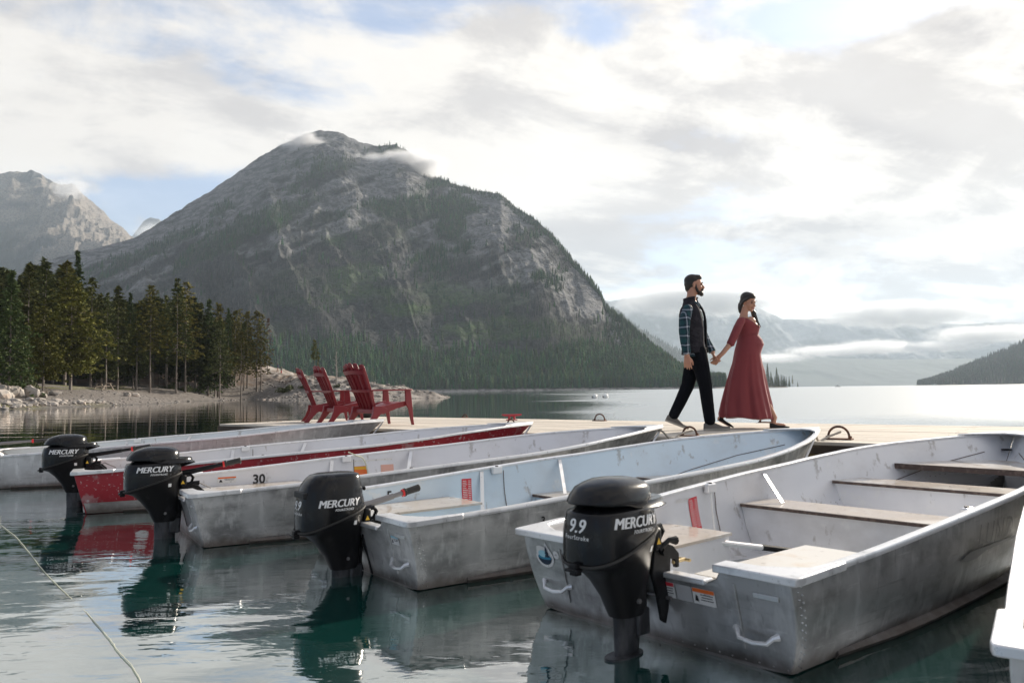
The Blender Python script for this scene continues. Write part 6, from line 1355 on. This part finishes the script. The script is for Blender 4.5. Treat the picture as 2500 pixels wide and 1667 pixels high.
# vest, open in front over the shirt
rows = [(0.905, 0.150, 0.190, .008), (0.93, 0.149, 0.188, .008), (1.0, 0.143, 0.180, .004), (1.1, 0.140, 0.178, 0), (1.2, 0.144, 0.188, -.004), (1.3, 0.150, 0.198, -.010), (1.38, 0.142, 0.196, -.016), (1.44, 0.118, 0.172, -.022), (1.485, 0.094, 0.122, -.028), (1.515, 0.082, 0.092, -.030), (1.55, 0.082, 0.084, -.030), (1.575, 0.086, 0.088, -.026)]
mb = MB(); rings = []
for z, rx, ry, cx in rows:
    op = np.interp(z, [0.9, 1.2, 1.45, 1.58], [0.30, 0.36, 0.50, 0.70]); ts = np.linspace(op, 2*math.pi - op, 44); q = 0.004*math.sin(z*80)
    rings.append([trs((cx + (rx + q)*math.cos(t), (ry + q)*math.sin(t), z + 0.012*math.cos(t))) for t in ts])
mb.loft(rings, False, False); vest = mb.build('vest', m_vest, man, angle=80); sd_ = vest.modifiers.new('solid', 'SOLIDIFY'); sd_.thickness = 0.014; sd_.offset = 0
for e_ in (0, -1): MB().tube([rings[i][e_] for i in range(len(rings))], 0.008, 6).build('zip_edge', m_vestin, vest)
for k in range(4):   # quilting lines
    z = 1.02 + 0.1*k; rr = [trs((np.interp(z, [r_[0] for r_ in rows], [r_[3] for r_ in rows]) + (np.interp(z, [r_[0] for r_ in rows], [r_[1] for r_ in rows]) + 0.007)*math.cos(t), (np.interp(z, [r_[0] for r_ in rows], [r_[2] for r_ in rows]) + 0.007)*math.sin(t), z - 0.10*max(0, math.cos(t)) )) for t in np.linspace(3.6, 5.8, 20)]
    MB().tube(rr, 0.0022, 4).build('quilt_seam', m_vestin, vest)

# ---- the woman
wom = empty('person', (2.865, 9.80, DZ + 0.003)); tag(wom, 'pregnant woman with long dark hair in a long dusty red dress, smiling down', 'person', 'couple walking on the dock')
HW = head_matrix((0.062, -0.01, 1.548), -52, 18, 4) @ Matrix.Scale(0.95, 4)
mb = MB(); face_prims(mb, HW, True)
limb(mb, [(0.030, -0.0, 1.50), (0.010, 0.0, 1.42), (-0.005, 0.0, 1.345)], [0.046, 0.043, 0.055])
limb(mb, [(-0.05, -0.07, 1.292), (0.0, 0.0, 1.325), (0.04, 0.075, 1.292)], [0.034, 0.052, 0.034]); mb.ell((0.042, -0.012, 1.268), (0.092, 0.112, 0.088)); mb.ell((0.074, -0.034, 1.290), (0.066, 0.064, 0.075)); mb.ell((0.090, -0.042, 1.250), (0.070, 0.062, 0.050)); limb(mb, [(0.03, 0, 1.2), (0.04, 0, 0.95)], [0.08, 0.09])
limb(mb, [(-0.080, -0.125, 1.27), (-0.205, -0.20, 1.055), (-0.335, -0.215, 0.905), (-0.375, -0.205, 0.868)], [0.036, 0.035, 0.027, 0.024])
hand(mb, (-0.370, -0.205, 0.872), (-0.62, 0.12, -0.85), (-0.35, 0.9, -0.2), -1, 0.75, 0.93)
limb(mb, [(0.08, 0.12, 1.27), (0.10, 0.20, 1.06), (0.16, 0.19, 0.86)], [0.034, 0.034, 0.025]); hand(mb, (0.16, 0.19, 0.86), (0.15, 0, -1), (0, -1, 0), 1, 0.4, 0.92)
limb(mb, [(0.0, -0.07, 0.85), (0.14, -0.07, 0.48), (0.318, -0.07, 0.125), (0.30, -0.07, 0.06)], [0.085, 0.052, 0.031, 0.030]); limb(mb, [(0.0, 0.07, 0.85), (-0.10, 0.07, 0.48), (-0.262, 0.07, 0.16), (-0.315, 0.07, 0.115)], [0.085, 0.052, 0.031, 0.028])
limb(mb, [(0.30, -0.07, 0.045), (0.43, -0.07, 0.030)], [0.028, 0.020]); limb(mb, [(-0.305, 0.07, 0.10), (-0.20, 0.07, 0.035)], [0.026, 0.020])
fuse(mb, 0.0055, m_skin, 'body', wom)
facial(wom, HW, True)
m_dress = material('dusty_red_jersey', (0.205, 0.033, 0.040), 0.8, layers=((5, 4, 0.45, 0.65, (0.165, 0.022, 0.030), (1, 1, 0.4), 0.6),), bump=(60, 0.25, 0.003))
m_dress.node_tree.nodes['Principled BSDF'].inputs['Sheen Weight'].default_value = 0.08
mb = MB()
rows = [(0.115, 0.010, 0.315, 0.260, 1.0), (0.16, 0.006, 0.316, 0.258, 1.0), (0.30, 0.004, 0.292, 0.238, .92), (0.44, 0.006, 0.262, 0.214, .80), (0.58, 0.012, 0.232, 0.192, .62), (0.70, 0.022, 0.206, 0.176, .42), (0.80, 0.032, 0.184, 0.168, .22), (0.90, 0.035, 0.166, 0.168, .10), (0.96, 0.040, 0.160, 0.160, .03),
        (1.02, 0.052, 0.152, 0.148, 0), (1.08, 0.050, 0.138, 0.132, 0), (1.14, 0.040, 0.118, 0.118, 0), (1.19, 0.046, 0.122, 0.120, 0), (1.24, 0.048, 0.126, 0.126, 0), (1.29, 0.026, 0.104, 0.132, 0), (1.33, 0.006, 0.070, 0.112, 0), (1.355, 0.0, 0.052, 0.075, 0)]
NA = 160; rings = []
def pleat(t): return 0.50*math.sin(5*t + 1.2 + 0.8*math.sin(2*t)) + 0.50*math.sin(9*t + 0.6 + 1.3*math.sin(3*t)) + 0.30*math.sin(17*t + 2.1 + math.sin(4*t))
for z, cx, rx, ry, a in rows:
    rg_ = []
    for j in range(NA):
        t = 2*math.pi*j/NA; p = 1 + 0.115*a*pleat(t + 0.25*(z - 0.5)) if a else 1
        belly = 0.034*math.exp(-((z - 1.045)/0.085)**2)*max(0, math.cos(t + R(8)))**2 - (0.020*math.exp(-((z - 0.86)/0.08)**2)*max(0, math.cos(t)))
        bust = 0.026*math.exp(-((z - 1.225)/0.04)**2)*max(0, math.cos(t + R(20)))**1.5
        zz = z + (0.022*math.cos(t*1 + 2.6) + 0.008*math.sin(5*t))*(1 if z < 0.2 else 0)
        rg_.append((cx + (rx*p + belly + bust)*math.cos(t) + (-0.03 if False else 0), (ry*p)*math.sin(t), zz))
    rings.append(rg_)
mb.loft(rings)
limb(mb, [(-0.070, -0.115, 1.300), (-0.125, -0.158, 1.215), (-0.180, -0.188, 1.115), (-0.225, -0.203, 1.030)], [0.050, 0.052, 0.050, 0.0465])
limb(mb, [(0.080, 0.120, 1.300), (0.095, 0.175, 1.19), (0.105, 0.20, 1.06)], [0.050, 0.050, 0.044])
mb.ell((-0.050, -0.085, 1.315), (0.050, 0.055, 0.040)); mb.ell((0.050, 0.085, 1.315), (0.050, 0.055, 0.040))
dress = fuse(mb, 0.0062, m_dress, 'dress', wom, 2)
# v neckline, open towards the chest (faces are cut away, the body shows)
bm = bmesh.new(); bm.from_mesh(dress.data); ca_, sa_ = math.cos(R(-32)), math.sin(R(-32)); cut = []
for f in bm.faces:
    c = f.calc_center_median(); fx = (c.x - 0.01)*ca_ + c.y*sa_; fy = -(c.x - 0.01)*sa_ + c.y*ca_
    if c.z > 1.222 and fx > -0.01 and abs(fy) < (c.z - 1.222)*0.72: cut.append(f)
    elif c.z > 1.335 and abs(fy) < 0.062 and abs(fx) < 0.08: cut.append(f)
bmesh.ops.delete(bm, geom=cut, context='FACES'); bm.to_mesh(dress.data); bm.free()
# wrap band under the bust and sleeve hem
MB().tube([(cx_ + 0.002 + (0.125)*math.cos(t), 0.121*math.sin(t), 1.150 + 0.012*math.cos(t - 1)) for t in np.linspace(0, 2*math.pi, 40)[:-1] for cx_ in (0.046,)], 0.0035, 5, closed=True).build('waist_seam', m_dress, dress)
MB().tube([(-0.218, -0.201, 1.045), (-0.232, -0.205, 1.015)], [0.0480, 0.0465], 18).build('sleeve_hem', m_dress, dress)
mb = MB()      # long hair: cap, fall behind the near shoulder, lock over the far front
for c, r in (((-0.030, 0, 0.045), (0.096, 0.082, 0.082)), ((-0.052, 0, -0.02), (0.068, 0.080, 0.085)), ((0.005, 0, 0.080), (0.078, 0.068, 0.045))): mb.ell(c, r, 18, 12, HW)
for s_ in (-1, 1): mb.tube([(0.045, s_*0.045, 0.075), (0.018, s_*0.074, 0.040), (-0.018, s_*0.084, 0.0), (-0.045, s_*0.072, -0.06)], [0.018, 0.018, 0.018, 0.026], 8, M=HW)
hb = HW @ Vector((-0.075, -0.02, -0.05))
mb.tube([hb, hb + Vector((-0.012, -0.012, -0.05)), hb + Vector((-0.010, -0.012, -0.095)), hb + Vector((0.0, 0.0, -0.13))], [0.052, 0.046, 0.038, 0.020], 10)
hf = HW @ Vector((-0.030, 0.070, -0.020))
mb.tube([hf, Vector((0.118, 0.045, 1.455)), Vector((0.132, 0.025, 1.390)), Vector((0.142, 0.002, 1.325)), Vector((0.158, -0.020, 1.268)), Vector((0.178, -0.030, 1.240)), Vector((0.194, -0.030, 1.243))], [0.026, 0.024, 0.029, 0.030, 0.024, 0.015, 0.008], 10)
for q in range(7):      # loose strands
    rg_ = random.Random(q); b0 = hf + Vector((rg_.uniform(-.01, .02), rg_.uniform(-.01, .02), 0)); dx = rg_.uniform(-0.012, 0.030); dy = rg_.uniform(-0.03, 0.01)
    mb.tube([b0, Vector((0.128 + dx, 0.030 + dy, 1.42)), Vector((0.150 + dx, 0.0 + dy, 1.31)), Vector((0.176 + dx, -0.02 + dy, 1.232 + rg_.uniform(-0.02, 0.02)))], [0.008, 0.008, 0.007, 0.004], 6)
fuse(mb, 0.006, m_hair, 'hair', wom, 1)
ear = HW @ Vector((-0.005, -0.086, -0.050)); MB().ell(tuple(ear), (0.007, 0.007, 0.007), 8, 6).build('earring', material('pearl', (0.8, 0.8, 0.75), 0.2), wom)
m_flat = material('black_suede', (0.010, 0.009, 0.010), 0.7)
def flat_shoe(o, heel, toe, yc):
    hx, hz_ = heel; tx, tz = toe; d = Vector((tx - hx, 0, tz - hz_)); Ln = d.length; d.normalize(); u_ = Vector((-d.z, 0, d.x))
    wd = lambda s_: 0.030 + 0.010*math.sin(s_*math.pi*0.8) if s_ < 0.75 else 0.036*(1 - ((s_ - 0.75)/0.25)**1.5*0.85)
    def at(s_, y, up): p = Vector((hx, yc, hz_)) + d*s_*Ln + u_*up; return (p.x, yc + y, p.z)
    rim = lambda s_: 0.058 if s_ < 0.1 else (0.058 - 0.030*math.sin(min(1, (s_ - 0.1)/0.45)*math.pi/2) if s_ < 0.6 else 0.030*(1 - (s_ - 0.6)/0.4*0.5))
    mb = MB(); mb.loft([[at(s_, -wd(s_), 0), at(s_, wd(s_), 0), at(s_, wd(s_)*1.03, rim(s_)*0.6), at(s_, wd(s_)*0.8, rim(s_)), at(s_, 0, rim(s_)*(1.0 if s_ > 0.62 else 0.75)), at(s_, -wd(s_)*0.8, rim(s_)), at(s_, -wd(s_)*1.03, rim(s_)*0.6)] for s_ in np.linspace(0, 1, 14)])
    mb.build('shoe', m_flat, o, angle=60)
flat_shoe(wom, (0.262, 0.0), (0.495, 0.0), -0.07); flat_shoe(wom, (-0.338, 0.095), (-0.150, 0.0), 0.07)

# ---- two walkers far off on the knoll
def far_person(x, y, h, top, leg, label, face=1):
    o = empty('person', (x, y, gz1(x, y))); tag(o, label, 'person', 'two people far off on the bank'); s_ = h/1.75
    mb = MB(); mb.ell((0, 0, 1.63), (0.10, 0.08, 0.12), 10, 8); limb(mb, [(0, 0, 1.5), (0, 0, 1.38)], [0.05, 0.08], 8); limb(mb, [(0, 0, 1.36), (0, 0, 1.0)], [0.15, 0.13], 10)
    for k in (-1, 1): limb(mb, [(0.0, k*0.17, 1.38), (0.03, k*0.22, 1.1), (0.08, k*0.2, 0.86)], [0.05, 0.045, 0.035], 8); limb(mb, [(0, k*0.08, 0.95), (k*0.06, k*0.09, 0.5), (k*0.10, k*0.09, 0.05)], [0.085, 0.06, 0.045], 8)
    fuse(mb, 0.025, m_skin, 'body', o, 1)
    mb = MB(); limb(mb, [(0, 0, 1.42), (0, 0, 0.98)], [0.17, 0.16], 10)
    for k in (-1, 1): limb(mb, [(0.0, k*0.17, 1.38), (0.03, k*0.22, 1.1), (0.06, k*0.21, 0.95)], [0.07, 0.06, 0.05], 8)
    fuse(mb, 0.03, top, 'jacket', o, 1)
    mb = MB()
    for k in (-1, 1): limb(mb, [(0, k*0.08, 0.95), (k*0.06, k*0.09, 0.5), (k*0.10, k*0.09, 0.12)], [0.10, 0.075, 0.06], 8)
    fuse(mb, 0.03, leg, 'trousers', o, 1); MB().ell((-0.02, 0, 1.67), (0.11, 0.095, 0.11), 10, 8).build('hair', m_hair, o); o.scale = (s_,)*3
m_navy = material('navy_jacket', (0.02, 0.02, 0.06), 0.8); m_redc = material('red_cloth', (0.35, 0.03, 0.03), 0.8); m_beige = material('beige_cloth', (0.42, 0.30, 0.24), 0.8)
far_person((677 - 1250)/1944.4*155, 155, 1.75, m_navy, m_beige, 'distant person in a navy jacket and beige trousers on the bank, left one of two')
far_person((686 - 1250)/1944.4*156, 156, 1.65, m_blk, m_redc, 'distant person in a black top and red trousers on the bank, right one of two')
# ------------------------------------------------------------------ haze and low cloud
def box_obj(name, lo, hi):
    mb = MB(); mb.box(lo, hi); return mb.build(name, None, None, smooth=False)
mh = bpy.data.materials.new('haze'); mh.use_nodes = True
g = NT(mh.node_tree); g.n.remove(g.n['Principled BSDF'])
pv = g.new('ShaderNodeVolumePrincipled'); pv.inputs['Color'].default_value = (0.74, 0.87, 1.0, 1)
pv.inputs['Density'].default_value = HAZE if 'HAZE' in globals() else 0.66e-4
pv.inputs['Anisotropy'].default_value = 0.12
g.l.new(pv.outputs[0], g.n['Material Output'].inputs['Volume'])
hz = box_obj('haze', (-8000, -80, -8), (12500, 13500, 1420)); hz.data.materials.append(mh); tag(hz, kind='stuff')
if not globals().get('DO_HAZE', True): hz.hide_render = True

def cloud(name, loc, size, dens, seed, ns=3.0, rz=0.0, lo=0.42, hi=0.62, flat=0.0):
    """soft cloud: an ellipsoid whose density is noise fading out to its skin"""
    mt = bpy.data.materials.new('cloud_vapour'); mt.use_nodes = True
    g = NT(mt.node_tree); g.n.remove(g.n['Principled BSDF'])
    co = g.new('ShaderNodeTexCoord').outputs['Object']       # unit ellipsoid space
    r_ = g.v('LENGTH', co)
    nz = g.noise(g.v('ADD', g.scalev(co, (size[0]/size[2]*0.45, 0.8, 1.0)), (seed*3.1, seed*1.3, seed*2.2)), ns, 5, 0.62, 0.4)
    edge = g.m('SUBTRACT', 1.0, g.step(r_, 0.25, 0.98))
    d = g.m('MULTIPLY', g.step(g.m('ADD', g.m('MULTIPLY', nz, 0.8), g.m('MULTIPLY', edge, 0.30)), lo + 0.12, hi + 0.12), edge)
    pv = g.new('ShaderNodeVolumePrincipled'); pv.inputs['Color'].default_value = (0.97, 0.98, 1.0, 1)
    g.put(pv.inputs['Density'], g.m('MULTIPLY', d, dens)); pv.inputs['Anisotropy'].default_value = 0.3
    g.l.new(pv.outputs[0], g.n['Material Output'].inputs['Volume'])
    mt.cycles.volume_step_rate = 0.6
    mb = MB(); mb.ell((0, 0, 0), (1, 1, 1), 24, 14)
    o = mb.build(name, mt, None, smooth=True); o.location = loc; o.scale = size; o.rotation_euler = (0, 0, rz)
    tag(o, kind='stuff'); return o
if globals().get('DO_CLOUD', True):
    cloud('cloud', (-0.262*2150, 2150, 0.318*2150), (110, 65, 55), 0.050, 1, rz=R(0))
    cloud('cloud', (-0.185*2080, 2080, 0.290*2080), (110, 60, 50), 0.034, 5, ns=3.4)
    cloud('cloud', (-0.135*2060, 2060, 0.287*2060), (175, 80, 62), 0.055, 2, lo=0.36, hi=0.56)
    cloud('cloud', (-0.150*2000, 1990, 0.262*1990), (90, 50, 20), 0.026, 3, lo=0.36)
    cloud('cloud', (-0.655*4100, 4100, 0.226*4100), (280, 120, 110), 0.013, 4)
    cloud('cloud', (-0.562*4300, 4300, 0.262*4300), (190, 120, 110), 0.013, 6)
    for k, (cx_, cz_, sx_, sz_, dn_) in enumerate(((0.335, 0.036, 420, 60, .010), (0.405, 0.045, 620, 75, .010), (0.47, 0.050, 560, 95, .009), (0.53, 0.048, 700, 70, .010), (0.585, 0.062, 520, 120, .008), (0.64, 0.066, 760, 120, .009), (0.70, 0.060, 700, 110, .008))):
        cloud('cloud', (cx_*6400, 6400 + 90*(k % 3), cz_*6400), (sx_, 240, sz_), dn_, 20 + k, ns=2.8, lo=0.32, hi=0.58)
    cloud('cloud', (0.24*7800, 7800, 0.110*7800), (1500, 350, 260), 0.010, 9, ns=2.4, lo=0.34, hi=0.58)
    cloud('cloud', (0.50*7800, 7800, 0.090*7800), (1700, 350, 210), 0.009, 11, ns=2.4, lo=0.34, hi=0.58)
    cloud('cloud', (-0.452*7300, 7300, 0.205*7300), (300, 160, 150), 0.010, 10, lo=0.34)
